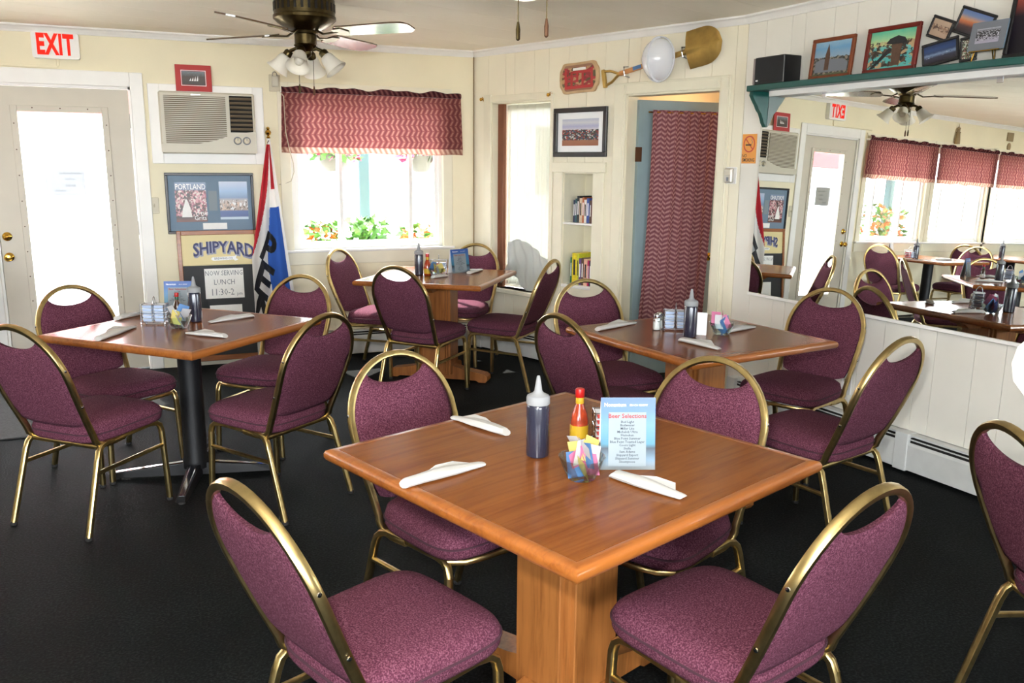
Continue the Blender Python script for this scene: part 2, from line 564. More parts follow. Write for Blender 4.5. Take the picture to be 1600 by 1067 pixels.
def tag(o, label, cat, group=None, kind=None):
    if label: o['label'] = label
    if cat: o['category'] = cat
    if group: o['group'] = group
    if kind: o['kind'] = kind
    return o
def thing(name, label, cat, loc=(0, 0, 0), rz=0., group=None, kind=None):
    o = bpy.data.objects.new(name, None)
    o.empty_display_size = .05
    COL.objects.link(o)
    o.location = loc
    o.rotation_euler = (0, 0, rz)
    return tag(o, label, cat, group, kind)
def struct(name, loc=(0, 0, 0), rz=0.):
    return thing(name, None, None, loc, rz, kind='structure')
def copy_tree(o, parent=None):
    c = o.copy(); COL.objects.link(c); c.parent = parent
    for ch in o.children:
        copy_tree(ch, c)
    return c
def XF(x=0, y=0, z=0, rx=0, ry=0, rz=0, s=1):
    return Matrix.Translation((x, y, z)) @ Matrix.Rotation(rz, 4, 'Z') @ Matrix.Rotation(ry, 4, 'Y') @ Matrix.Rotation(rx, 4, 'X') @ Matrix.Scale(s, 4)

def text_geo(body, size, align='CENTER', bold=0., res=2, sx=1.0, spacing=1.0):
    """flat letters in XZ facing -Y: (verts, faces)"""
    cu = bpy.data.curves.new('t', 'FONT')
    cu.body = body; cu.size = size; cu.align_x = align; cu.align_y = 'CENTER'
    cu.resolution_u = res; cu.offset = bold; cu.space_character = spacing
    ob = bpy.data.objects.new('t', cu)
    COL.objects.link(ob)
    dg = bpy.context.evaluated_depsgraph_get()
    me = bpy.data.meshes.new_from_object(ob.evaluated_get(dg))
    vs = [(v.co.x * sx, 0., v.co.y) for v in me.vertices]
    fs = [tuple(p.vertices) for p in me.polygons]
    bpy.data.objects.remove(ob); bpy.data.curves.remove(cu); bpy.data.meshes.remove(me)
    return vs, fs
def letters(mb, body, size, x, y, z, align='CENTER', bold=0., mi=0, fn=None, **kw):
    vs, fs = text_geo(body, size, align, bold, **kw)
    vs = [(x + a, y, z + c) for a, b, c in vs]
    if fn:
        vs = [fn(p) for p in vs]
    return mb.add(vs, fs, mi)

def arc(cx, cy, r, a0, a1, n):
    return [(cx + r * math.cos(a0 + (a1 - a0) * i / n), cy + r * math.sin(a0 + (a1 - a0) * i / n)) for i in range(n + 1)]
def rrect(w, h, r, n=4):
    """rounded rectangle outline centred on 0"""
    o = []
    for cx, cy, a in ((w / 2 - r, h / 2 - r, 0), (-w / 2 + r, h / 2 - r, PI / 2), (-w / 2 + r, -h / 2 + r, PI), (w / 2 - r, -h / 2 + r, 1.5 * PI)):
        o += arc(cx, cy, r, a, a + PI / 2, n)
    return o

# wall frames: local x along the wall (to the right as seen from the room), y = 0 the wall face, the room at y < 0
class Wall:
    def __init__(self, a, d):
        self.a, self.d = math.radians(a), d
        self.rz = self.a - PI / 2
        self.o = Vector((math.cos(self.a) * d, math.sin(self.a) * d, 0))
        self.t = Vector((math.sin(self.a), -math.cos(self.a), 0))
        self.n = Vector((math.cos(self.a), math.sin(self.a), 0))
    def p(self, s, y=0., z=0.):
        return self.o + self.t * s + self.n * y + Vector((0, 0, z))
WB = Wall(90, 6.749)
W1 = Wall(22.483, 4.7844)
W2 = Wall(5.4975, 3.743)
CEIL = 2.41
S1A, S1B = -5.324, -2.851          # ends of the door wall
S2A, S2B = -4.124, 2.57            # ends of the mirror wall

def cut_rects(x0, x1, z0, z1, holes):
    """split a rectangle around holes"""
    xs = sorted({x0, x1} | {min(max(h[i], x0), x1) for h in holes for i in (0, 1)})
    out = []
    for a, b in zip(xs, xs[1:]):
        if b - a < 1e-5: continue
        zz = [(z0, z1)]
        for h in holes:
            if h[0] <= a + 1e-6 and h[1] >= b - 1e-6:
                nz = []
                for p, q in zz:
                    if h[3] <= p or h[2] >= q: nz.append((p, q)); continue
                    if h[2] > p: nz.append((p, h[2]))
                    if h[3] < q: nz.append((h[3], q))
                zz = nz
        out += [(a, b, p, q) for p, q in zz]
    return out
# ------------------------------------------------------------------ the room
floor_poly = [(-7, -2.2), (3.98, -2.2), (3.331, 4.464), (2.385, 6.749), (-7, 6.749)]
o = MB().plate([(-7.12, -2.32), (4.1, -2.32), (3.45, 4.52), (2.5, 6.87), (-7.12, 6.87)], -.08, 0).build('floor', 'carpet', smooth=False)
tag(o, 'dark charcoal carpet covering the dining room floor', 'floor', kind='structure')

# ceiling: long planks running across the room, seams open a few millimetres
ceil = struct('ceiling')
ceil['label'] = 'cream painted plank ceiling with thin seams'
MB().plate([(-7.12, -2.32), (4.1, -2.32), (3.45, 4.52), (2.5, 6.87), (-7.12, 6.87)], CEIL + .012, CEIL + .1).build('ceiling_backing', 'wall_behind', ceil, smooth=False)
ca = math.radians(22)
cd, cn = Vector((math.cos(ca), math.sin(ca))), Vector((-math.sin(ca), math.cos(ca)))
def clip_poly(poly, n, d, keep_less):
    out = []
    for i, p in enumerate(poly):
        q = poly[(i + 1) % len(poly)]
        sp, sq = Vector(p).dot(n) - d, Vector(q).dot(n) - d
        if not keep_less: sp, sq = -sp, -sq
        if sp <= 0: out.append(p)
        if sp * sq < 0:
            t = sp / (sp - sq)
            out.append((p[0] + (q[0] - p[0]) * t, p[1] + (q[1] - p[1]) * t))
    return out
k = -14
for k in range(-14, 30):
    d0 = 4.037 + .335 * (k - 14)
    pl = clip_poly(clip_poly(floor_poly, cn, d0 + .0015, False), cn, d0 + .335 - .0015, True)
    if len(pl) >= 3:
        MB().plate(pl, CEIL, CEIL + .012).build('ceiling_plank', 'ceiling_paint', ceil, smooth=False)

# ---- back wall with the entrance door and the street windows
DOOR = (-1.09, -.176, 0, 2.03)
WIN = [(.905, 2.113, .86, 2.03), (-2.49, -1.30, .90, 2.03), (-3.865, -2.66, .90, 2.03), (-5.2, -3.975, .90, 2.03), (-6.5, -5.35, .90, 2.03)]
mb = MB()
for a, b, p, q in cut_rects(-7, 2.52, 0, CEIL, [DOOR] + WIN):
    mb.box(a, b, 0, .12, p, q)
o = mb.build('wall_back', 'wall_cream', smooth=False, loc=WB.o)
tag(o, 'cream painted wall with the entrance door and street windows', 'wall', kind='structure')

def boards(root, w, x0, x1, z0, z1, holes, mat, widths, y=-.0):
    """vertical panelling boards, each its own piece with an open groove between"""
    x, i = x0, 0
    while x < x1 - .01:
        b = min(x1, x + widths[i % len(widths)]); i += 1
        for a_, b_, p, q in cut_rects(x + .0015, b - .0015, z0, z1, holes):
            if b_ - a_ > .004 and q - p > .01:
                MB().box(a_, b_, y, y + .010, p, q).build('wall_board', mat, root, smooth=False)
        x = b

# ---- door wall (angled corner)
W1HOLES = [(-5.110, -4.462, .53, 2.005), (-4.326, -4.03, .62, 1.471), (-3.757, -3.018, 0, 2.0)]
wd = struct('wall_right_far', W1.o, W1.rz)
wd['label'] = 'cream board panelled wall with the curtained doorway and book niche'
mb = MB()
for a, b, p, q in cut_rects(S1A, S1B + .03, 0, CEIL, W1HOLES):
    mb.box(a, b, .010, .11, p, q)
mb.build('wall_core', 'wall_behind', wd, smooth=False)
boards(wd, W1, S1A, S1B, 0, CEIL, W1HOLES, 'wall_board', [.17, .20, .10, .21, .15, .20, .17])
# ---- mirror wall
wm = struct('wall_right', W2.o, W2.rz)
wm['label'] = 'pale board panelled wall behind the mirror and teal shelf'
MB().box(S2A, S2B, .010, .11, 0, CEIL).build('wall_core', 'wall_behind', wm, smooth=False)
boards(wm, W2, S2A, S2B, 0, CEIL, [], 'wall_board_grey', [.155, .20, .10, .205, .15, .20])
# ---- walls behind and beside the camera
o = MB().box(-7.12, -7, -2.3, 6.87, 0, CEIL).build('wall_left', 'wall_cream', smooth=False)
tag(o, 'plain cream wall at the far end of the dining room', 'wall', kind='structure')
RW = [(-5.6, -3.6, .85, 2.05), (-2.9, -.9, .85, 2.05), (-.2, 1.8, .85, 2.05)]  # unseen windows added so daylight enters from behind the camera
mb = MB()
for a, b, p, q in cut_rects(-7.12, 4.2, 0, CEIL, RW):
    mb.box(a, b, -2.32, -2.2, p, q)
o = mb.build('wall_front', 'wall_cream', smooth=False)
tag(o, 'cream wall with added daylight windows behind the viewer', 'wall', kind='structure')

# ---- crown moulding and baseboards
def run(name, w, a, b, prof, mat, label):
    """profile [(y, z)] swept along the wall"""
    n = len(prof)
    vs = [(a, y, z) for y, z in prof] + [(b, y, z) for y, z in prof]
    fs = [tuple(range(n)), tuple(range(n, 2 * n))[::-1]] + [(i, (i + 1) % n, n + (i + 1) % n, n + i) for i in range(n)]
    o = MB().add(vs, fs).build(name, mat, smooth=False, loc=w.o, rz=w.rz)
    tag(o, label, 'trim', kind='structure')
    return o
crown = [(0, CEIL - .048), (-.012, CEIL - .048), (-.016, CEIL - .038), (-.030, CEIL - .018), (-.044, CEIL - .010), (-.044, CEIL), (0, CEIL)]
run('trim_1', WB, -7, 2.385, crown, 'trim_white', 'white crown moulding above the entrance door wall')
run('trim_2', W1, S1A, S1B, crown, 'trim_white', 'white crown moulding above the shovel and doorway')
run('trim_3', W2, S2A, S2B, crown, 'trim_white', 'white crown moulding above the mirror and picture shelf')
base = [(0, 0), (-.014, 0), (-.014, .085), (-.008, .1), (0, .1)]
run('baseboard_back', WB, -.09, .95, base, 'trim_cream', 'cream baseboard under the air conditioner')
run('baseboard_back_far', WB, -7, -1.2, base, 'trim_cream', 'cream baseboard under the row of street windows')
mb = MB().box(-.004, .004, -.012, 0, 0, CEIL - .04)
o = mb.build('trim_4', 'brown_device', smooth=False, loc=(2.381, 6.745, 0), rz=math.radians(-34))
tag(o, 'thin dark joint strip in the room corner', 'trim', kind='structure')

def heater(label, w, a, b, seams=()):
    """hydronic baseboard heater: back plate, damper slot and front cover"""
    t = thing('baseboard_heater', label, 'heater', w.p(a), w.rz)
    L = b - a
    MB().box(0, L, -.012, 0, .01, .205).box(0, L, -.058, -.004, .195, .205).build('back_plate', 'heater_white', t, smooth=False)
    MB().box(.004, L - .004, -.050, -.012, .03, .185).build('fin_shadow', 'dark_gap', t, smooth=False)
    xs = [0] + [s - a for s in seams] + [L]
    for p, q in zip(xs, xs[1:]):
        MB().hull([(p + .002, -.062, .018), (q - .002, -.062, .018), (p + .002, -.066, .02), (q - .002, -.066, .02), (p + .002, -.062, .165), (q - .002, -.062, .165), (p + .002, -.068, .15), (q - .002, -.068, .15)]).build('front_cover', 'heater_white', t, smooth=False)
    MB().tube([(0, -.052, .178), (L, -.052, .178)], .006, .0035, 6).build('damper', 'heater_white', t)
    for x in [0] + [s - a - .06 for s in seams]:
        MB().rbox(x, x + .075, -.073, 0, .012, .208, .003).build('end_cap', 'heater_white', t, smooth=False)
    return t
heater('white baseboard heater under the mirror wall', W2, -4.05, 1.2, (-2.72, -1.2))
heater('white baseboard heater under the sheer curtained window', W1, -5.24, -4.0, ())
heater('white baseboard heater under the street window by the corner', WB, 1.0, 2.3, ())

# ---- entrance door
d1 = struct('door_1', WB.o)
d1['label'] = 'beige entrance door with a tall glass panel under the exit sign'
x0, x1, _, zt = DOOR
for nm, q in (('casing', (x0 - .085, x0, -.018, .0, 0, zt + .10)), ('casing', (x1, x1 + .085, -.018, .0, 0, zt + .10)), ('casing', (x0, x1, -.018, .0, zt, zt + .10))):
    MB().rbox(*q, .004).build(nm, 'trim_white', d1, smooth=False)
MB().box(x0, x0 + .015, 0, .12, 0, zt).box(x1 - .015, x1, 0, .12, 0, zt).box(x0, x1, 0, .12, zt - .015, zt).build('jamb', 'trim_white', d1, smooth=False)
LX0, LX1, LZ0, LZ1 = -.897, -.364, .29, 1.855
mb = MB()
for a, b, p, q in cut_rects(x0 + .017, x1 - .017, .012, zt - .018, [(LX0, LX1, LZ0, LZ1)]):
    mb.box(a, b, .018, .060, p, q)
leaf = mb.build('door_leaf', 'door_paint', d1, smooth=False)
mb = MB()
for a, b, p, q in ((LX0 - .035, LX0 + .008, LZ0 - .035, LZ1 + .035), (LX1 - .008, LX1 + .035, LZ0 - .035, LZ1 + .035), (LX0 + .008, LX1 - .008, LZ0 - .035, LZ0 + .008), (LX0 + .008, LX1 - .008, LZ1 - .008, LZ1 + .035)):
    mb.rbox(a, b, .008, .018, p, q, .003)
mb.build('glazing_bead', 'door_paint', d1, smooth=False)
MB().box(LX0, LX1, .036, .041, LZ0, LZ1).build('pane', 'pane_glass', d1, smooth=False)
sc_pts = [(LX0 - .018, LZ0 + (LZ1 - LZ0) * (i + .5) / 9) for i in range(9)] + [(LX1 + .018, LZ0 + (LZ1 - LZ0) * (i + .5) / 9) for i in range(9)] + [(LX0 + .1 + .17 * i, LZ1 + .018) for i in range(3)]
scr = MB().lathe([(.0045, 0), (.003, .003), (0, .0035)], 8, M=XF(rx=PI / 2)).mesh('screw', 'bronze')
for x, z in sc_pts:
    s_ = bpy.data.objects.new('screw', scr); COL.objects.link(s_); s_.parent = leaf; s_.location = (x, .008, z)
for nm, z in (('deadbolt', 1.005), ('door_knob', .864)):
    mb = MB().lathe([(.031, 0), (.031, .004), (.026, .009), (.012, .012), (.012, .03 if nm == 'door_knob' else .014), (.026 if nm == 'door_knob' else .014, .042 if nm == 'door_knob' else .02), (.027 if nm == 'door_knob' else .012, .056 if nm == 'door_knob' else .028), (.018 if nm == 'door_knob' else .006, .066 if nm == 'door_knob' else .03), (0, .068 if nm == 'door_knob' else .031)], 18, M=XF(-1.03, .018, z, rx=PI / 2))
    mb.build(nm, 'polished_brass', leaf)
for z in (.25, 1.05, 1.80):
    MB().tube([(x1 - .012, .012, z - .05), (x1 - .012, .012, z + .05)], .007, n=8).build('hinge', 'device_silver', leaf)
# note taped to the outside of the glass, its writing showing through from behind
t = thing('paper_notice', 'white paper notice taped to the entrance door glass', 'notice', WB.p(-.641, .046, 1.382))
MB().box(-.125, .125, 0, .001, -.10, .10).build('sheet', 'packet_white', t, smooth=False)
mb = MB()
for zz, ln, xo in ((.055, .13, .03), (.015, .06, .03), (-.03, .06, .03), (-.065, .07, -.04)):
    xx = -ln / 2
    while xx < ln / 2:
        mb.box(xo + xx, xo + xx + .008, -.0012, -.0002, zz - .008, zz + random.uniform(.002, .010)); xx += .013
mb.build('pen_strokes', 'ink_grey', t, smooth=False)

# ---- street windows
def street_window(n, q, label, right_casing=True):
    x0, x1, z0, z1 = q
    w = struct('window_%d' % n, WB.o)
    w['label'] = label
    for a, b, p, r in ((x0 - .08, x0, z0 - .02, z1 + .08), (x1, x1 + .08, z0 - .02, z1 + .08), (x0, x1, z1, z1 + .08)):
        MB().rbox(a, b, -.016, 0, p, r, .003).build('casing', 'trim_cream', w, smooth=False)
    MB().rbox(x0 - .09, x1 + .09, -.045, .05, z0 - .022, z0, .005).build('sill', 'trim_white', w, smooth=False)
    MB().rbox(x0 - .08, x1 + .08, -.014, 0, z0 - .12, z0 - .022, .003).build('apron', 'trim_cream', w, smooth=False)
    mb = MB()
    for a, b, p, r in ((x0, x0 + .03, z0, z1), (x1 - .03, x1, z0, z1), (x0 + .03, x1 - .03, z0, z0 + .025), (x0 + .03, x1 - .03, z1 - .03, z1)):
        mb.box(a, b, .02, .12, p, r)
    mb.build('window_frame', 'white_plastic', w, smooth=False)
    L = x1 - x0
    m1, m2 = x0 + .315 * L, x0 + .79 * L
    for k, (a, b, y) in enumerate(((x0 + .03, m1 + .02, .045), (m1 - .02, m2 + .02, .075), (m2 - .02, x1 - .03, .045))):
        s = MB()
        for c, d, p, r in ((a, a + .028, z0 + .025, z1 - .03), (b - .028, b, z0 + .025, z1 - .03), (a + .028, b - .028, z0 + .025, z0 + .055), (a + .028, b - .028, z1 - .06, z1 - .03)):
            s.box(c, d, y, y + .025, p, r)
        so = s.build('sash', 'white_plastic', w, smooth=False)
        MB().box(a + .028, b - .028, y + .010, y + .014, z0 + .055, z1 - .06).build('pane', 'pane_glass', so, smooth=False)
    return w
street_window(1, WIN[0], 'street window with white sliding sashes beside the corner')
street_window(3, WIN[1], 'street window next to the entrance door, seen in the mirror')
street_window(4, WIN[2], 'middle street window of the row seen in the mirror')
street_window(5, WIN[3], 'last street window of the row seen in the mirror')
street_window(6, WIN[4], 'street window past the row seen in the mirror')
for i, (a, b, p, q) in enumerate(RW):  # added rear windows, unseen, there for the daylight they admit
    w = struct('window_%d' % (7 + i)); w['label'] = 'added unseen window behind the viewer for daylight, number %s from the left end' % ('one two three'.split()[i])
    mb = MB()
    for c, d, e, f_ in ((a, a + .05, p, q), (b - .05, b, p, q), (a + .05, b - .05, p, p + .05), (a + .05, b - .05, q - .05, q), ((a + b) / 2 - .02, (a + b) / 2 + .02, p + .05, q - .05)):
        mb.box(c, d, -2.30, -2.22, e, f_)
    mb.build('window_frame', 'white_plastic', w, smooth=False)
    MB().box(a + .05, b - .05, -2.262, -2.258, p + .05, q - .05).build('pane', 'pane_glass', w, smooth=False)

# ---- sheer curtained window in the door wall
w2 = struct('window_2', W1.o, W1.rz)
w2['label'] = 'tall narrow window with a sheer curtain beside the book niche'
a, b, p, q = W1HOLES[0]
for c, d, e, f_ in ((a - .085, a, p - .03, q + .06), (b, b + .03, p - .03, q + .035), (a, b, q, q + .05)):
    MB().rbox(c, d, -.016, 0, e, f_, .003).build('casing', 'trim_cream', w2, smooth=False)
MB().rbox(a - .09, b + .04, -.035, .1, p - .035, p, .005).build('sill', 'trim_cream', w2, smooth=False)
MB().box(a, a + .012, 0, .16, p, q).box(b - .012, b, 0, .16, p, q).box(a, b, 0, .16, q - .012, q).build('reveal', 'trim_cream', w2, smooth=False)
MB().box(a + .012, a + .075, .055, .085, p, q - .012).build('jamb_post', 'brown_post', w2, smooth=False)
MB().box(a + .075, b - .012, .135, .139, p, q - .012).build('pane', 'pane_glass', w2, smooth=False)
mb = MB()
for c, d, e, f_ in ((a + .012, a + .06, p, q), (b - .05, b - .012, p, q), (a + .06, b - .05, p, p + .05), (a + .06, b - .05, q - .06, q - .012)):
    mb.box(c, d, .12, .155, e, f_)
mb.build('window_frame', 'white_plastic', w2, smooth=False)

def drape(name, label, cat, w, s0, s1, z0, z1, y, mat, folds, amp, root_y=0., flare=0., seed=0, nv=30, sag=0.):
    """hanging cloth with vertical folds; UV in metres"""
    rnd = random.Random(seed)
    ph = [rnd.uniform(0, 6.28) for _ in range(4)]
    L, Hh = s1 - s0, z1 - z0
    def off(u, v):
        return amp * (.55 + .45 * v) * (math.sin(u * folds * 2 * PI + ph[0]) + .45 * math.sin(u * folds * 4.7 * PI + ph[1] + v) + .3 * math.sin(u * folds * 9 * PI + ph[2]))
    def fn(u, v):
        x = s0 + L * u - flare * v * v * (1 - u) - 1.0 * flare * v * u
        return (x, y + off(u, v), z1 - Hh * v - sag * math.sin(u * folds * 2 * PI + ph[3]) * v)
    o = MB().grid(fn, max(24, int(folds * 14)), nv, uvfn=lambda u, v: (L * 1.25 * u, Hh * v)).build(name, mat, None, angle=3.0, loc=w.o, rz=w.rz)
    if cat: tag(o, label, cat)
    return o
o = drape('sheer_curtain', 'sheer white curtain hanging in the tall narrow window', 'curtain', W1, a + .075, b - .015, .56, q - .02, .10, 'sheer', 6, .010, seed=3)
def bunch(u, v):
    x = a + .10 + (b - a - .14) * u + .03 * math.sin(v * 3 + 1)
    zz = .90 - .06 * u + .05 * math.sin(u * 5) - (.34 - .04 * math.sin(u * 7)) * v
    return (x, .062 + .012 * math.sin(u * 13 + v * 5) + .010 * math.sin(u * 31 - v * 9) - .012 * v, zz)
o = MB().grid(bunch, 50, 20).build('folded_drape', 'drape_grey', angle=3., solid=.003, loc=W1.o, rz=W1.rz)
tag(o, 'grey bunched cloth standing on the sill of the sheer curtained window', 'drape')
for s_, lab in ((-5.200, 'brass curtain hook in the room corner by the tall window'), (-4.464, 'brass curtain hook at the upper end of the tall window by the plaque')):
    t = thing('curtain_hook', lab, 'hook', W1.p(s_, 0, 2.03), W1.rz)
    MB().lathe([(.016, 0), (.016, .004), (.006, .008), (.006, .03), (.013, .034), (.013, .042), (0, .046)], 12, M=XF(rx=PI / 2)).build('stem', 'polished_brass', t)
    MB().tube([(0, -.036, 0), (.012, -.04, -.006), (.02, -.04, .004), (.02, -.04, .018)], .004, n=6).build('prong', 'polished_brass', t)

# ---- book niche
nc = struct('trim_5', W1.o, W1.rz)
nc['label'] = 'cream book niche with two shelves set into the wall'
a, b, p, q = W1HOLES[1]
MB().box(a, a + .01, -.0, .24, p, q).box(b - .01, b, 0, .24, p, q).box(a, b, 0, .24, q - .01, q).build('niche_side', 'trim_cream', nc, smooth=False)
for c, d in ((a, (a + b) / 2 - .001), ((a + b) / 2 + .001, b)):
    MB().box(c, d, .235, .245, p, q).build('niche_back', 'trim_cream', nc, smooth=False)
MB().rbox(a, b, -.004, .24, 1.088, 1.104, .003).build('shelf', 'trim_white', nc, smooth=False)
MB().rbox(a, b, -.012, .24, p - .005, p + .018, .003).build('shelf', 'trim_white', nc, smooth=False)
for c, d, e, f_, y in ((a - .09, a, .1, q, -.018), (b, b + .10, .1, q, -.018), (a - .10, b + .115, q, q + .072, -.026), (a - .09, b + .10, .1, p - .005, -.010)):
    MB().rbox(c, d, y, 0, e, f_, .003).build('face_board', 'trim_cream', nc, smooth=False)

# ---- doorway and the ajar inner door
d2 = struct('door_2', W1.o, W1.rz)
d2['label'] = 'grey teal inner door standing ajar behind a zigzag curtain'
a, b, p, q = W1HOLES[2]
for c, d, e, f_ in ((a - .10, a, 0, q + .075), (b, b + .075, 0, q + .075), (a, b, q, q + .075)):
    MB().rbox(c, d, -.018, 0, e, f_, .004).build('casing', 'trim_cream', d2, smooth=False)
    MB().rbox(c + .012, d - .012, -.024, -.018, e, f_ - .012, .002).build('casing_bead', 'trim_cream', d2, smooth=False)
MB().box(a, a + .012, 0, .12, 0, q).box(b - .012, b, 0, .12, 0, q).box(a, b, 0, .12, q - .012, q).build('jamb', 'trim_cream', d2, smooth=False)
hinge_w = W1.p(a + .03, .09)
dang = math.atan2(5.285 - hinge_w.y, 3.69 - hinge_w.x)
dl = struct('door_leaf'); dl.parent = d2
# door leaf in the frame of its hinge
loc = Matrix.Rotation(-W1.rz, 4, 'Z') @ (hinge_w - W1.o)
dl.location = loc; dl.rotation_euler = (0, 0, dang - W1.rz)
DWD = .685
MB().rbox(0, DWD, -.018, .018, .012, 1.968, .002).build('slab', 'teal_door', dl, smooth=False)
MB().lathe([(.03, 0), (.03, .004), (.011, .01), (.011, .03), (.026, .042), (.027, .056), (.016, .066), (0, .068)], 16, M=XF(DWD - .070, -.018, .87, rx=PI / 2)).build('door_knob', 'polished_brass', dl)
for z in (.3, 1.6):
    MB().box(-.02, .03, -.021, -.017, z - .05, z + .05).build('hinge', 'bronze', dl, smooth=False)
cu = drape('door_curtain', None, None, Wall(90, 0), 0, .535, 0, 1.50, 0, 'herringbone_door', 6, .020, seed=5, flare=.06, nv=36)
M_ = Matrix.Translation(hinge_w) @ Matrix.Rotation(dang, 4, 'Z') @ Matrix.Translation((.07, -.068, .40))
cu.matrix_world = M_
tag(cu, 'maroon zigzag curtain hanging on the ajar inner door', 'curtain')
mb = MB().tube([(.05, -.060, 1.885), (.67, -.060, 1.885)], .005, n=8)
mb.build('curtain_rod', 'polished_brass', dl)
# the lit back room beyond the door
br = struct('wall_back_room')
br['label'] = 'warm lit back room beyond the ajar door'
P = [W1.p(-4.0, .12), W1.p(-2.85, .12), W1.p(-2.6, 2.4), W1.p(-4.35, 2.4)]
for i, (u, v) in enumerate(((0, 3), (3, 2), (2, 1))):
    A_, B_ = P[u], P[v]
    MB().add([(A_.x, A_.y, 0), (B_.x, B_.y, 0), (B_.x, B_.y, CEIL), (A_.x, A_.y, CEIL)], [(0, 1, 2, 3)]).build('wall_panel', 'wall_cream', br, smooth=False, solid=.02)
for k in range(6):
    A_, B_ = W1.p(-4.2, .35 + .33 * k), W1.p(-2.7, .35 + .33 * k)
    MB().tube([(A_.x, A_.y, 2.22), (B_.x, B_.y, 2.22)], .02, .07, 4).build('beam', 'warm_wood', br, smooth=False)
MB().plate([(v.x, v.y) for v in P], -.08, 0).build('floor_panel', 'carpet', br, smooth=False)
MB().add([(v.x, v.y, 2.30) for v in P], [(0, 1, 2, 3)]).build('ceiling_panel', 'warm_wood', br, smooth=False, solid=.01)
add_light('back_room_lamp', 'POINT', W1.p(-3.35, 1.3, 2.0), 9, (1, .78, .5), .08)
# ------------------------------------------------------------------ banquet chairs
def chair_outline(n=44):
    """seat plan: rounded trapezoid, wider at the front"""
    pts = []
    for i in range(n):
        a = 2 * PI * i / n
        c, s = math.cos(a), math.sin(a)
        e = .42
        x = math.copysign(abs(c) ** e, c); y = math.copysign(abs(s) ** e, s)
        w = .205 + .012 * y
        pts.append((x * w, .02 + y * .212))
    return pts
def back_y(z):
    return -.178 - .178 * (z - .42) / .48 - .012 * math.sin(PI * min(1, max(0, (z - .42) / .48)))
def hoop_pts():
    half = []
    for z, x in ((.415, .186), (.47, .190), (.53, .196), (.60, .202), (.66, .2055)):
        half.append((x, back_y(z), z))
    for i in range(1, 13):
        a = PI / 2 * i / 12
        half.append((.206 * math.cos(a), back_y(.675 + .215 * math.sin(a)), .675 + .215 * math.sin(a)))
    low = [(.186, -.02, .372), (.186, -.10, .366), (.186, -.145, .372), (.186, -.168, .388)]
    right = low + half
    left = [(-x, y, z) for x, y, z in right[:-1]]
    return right + left[::-1]
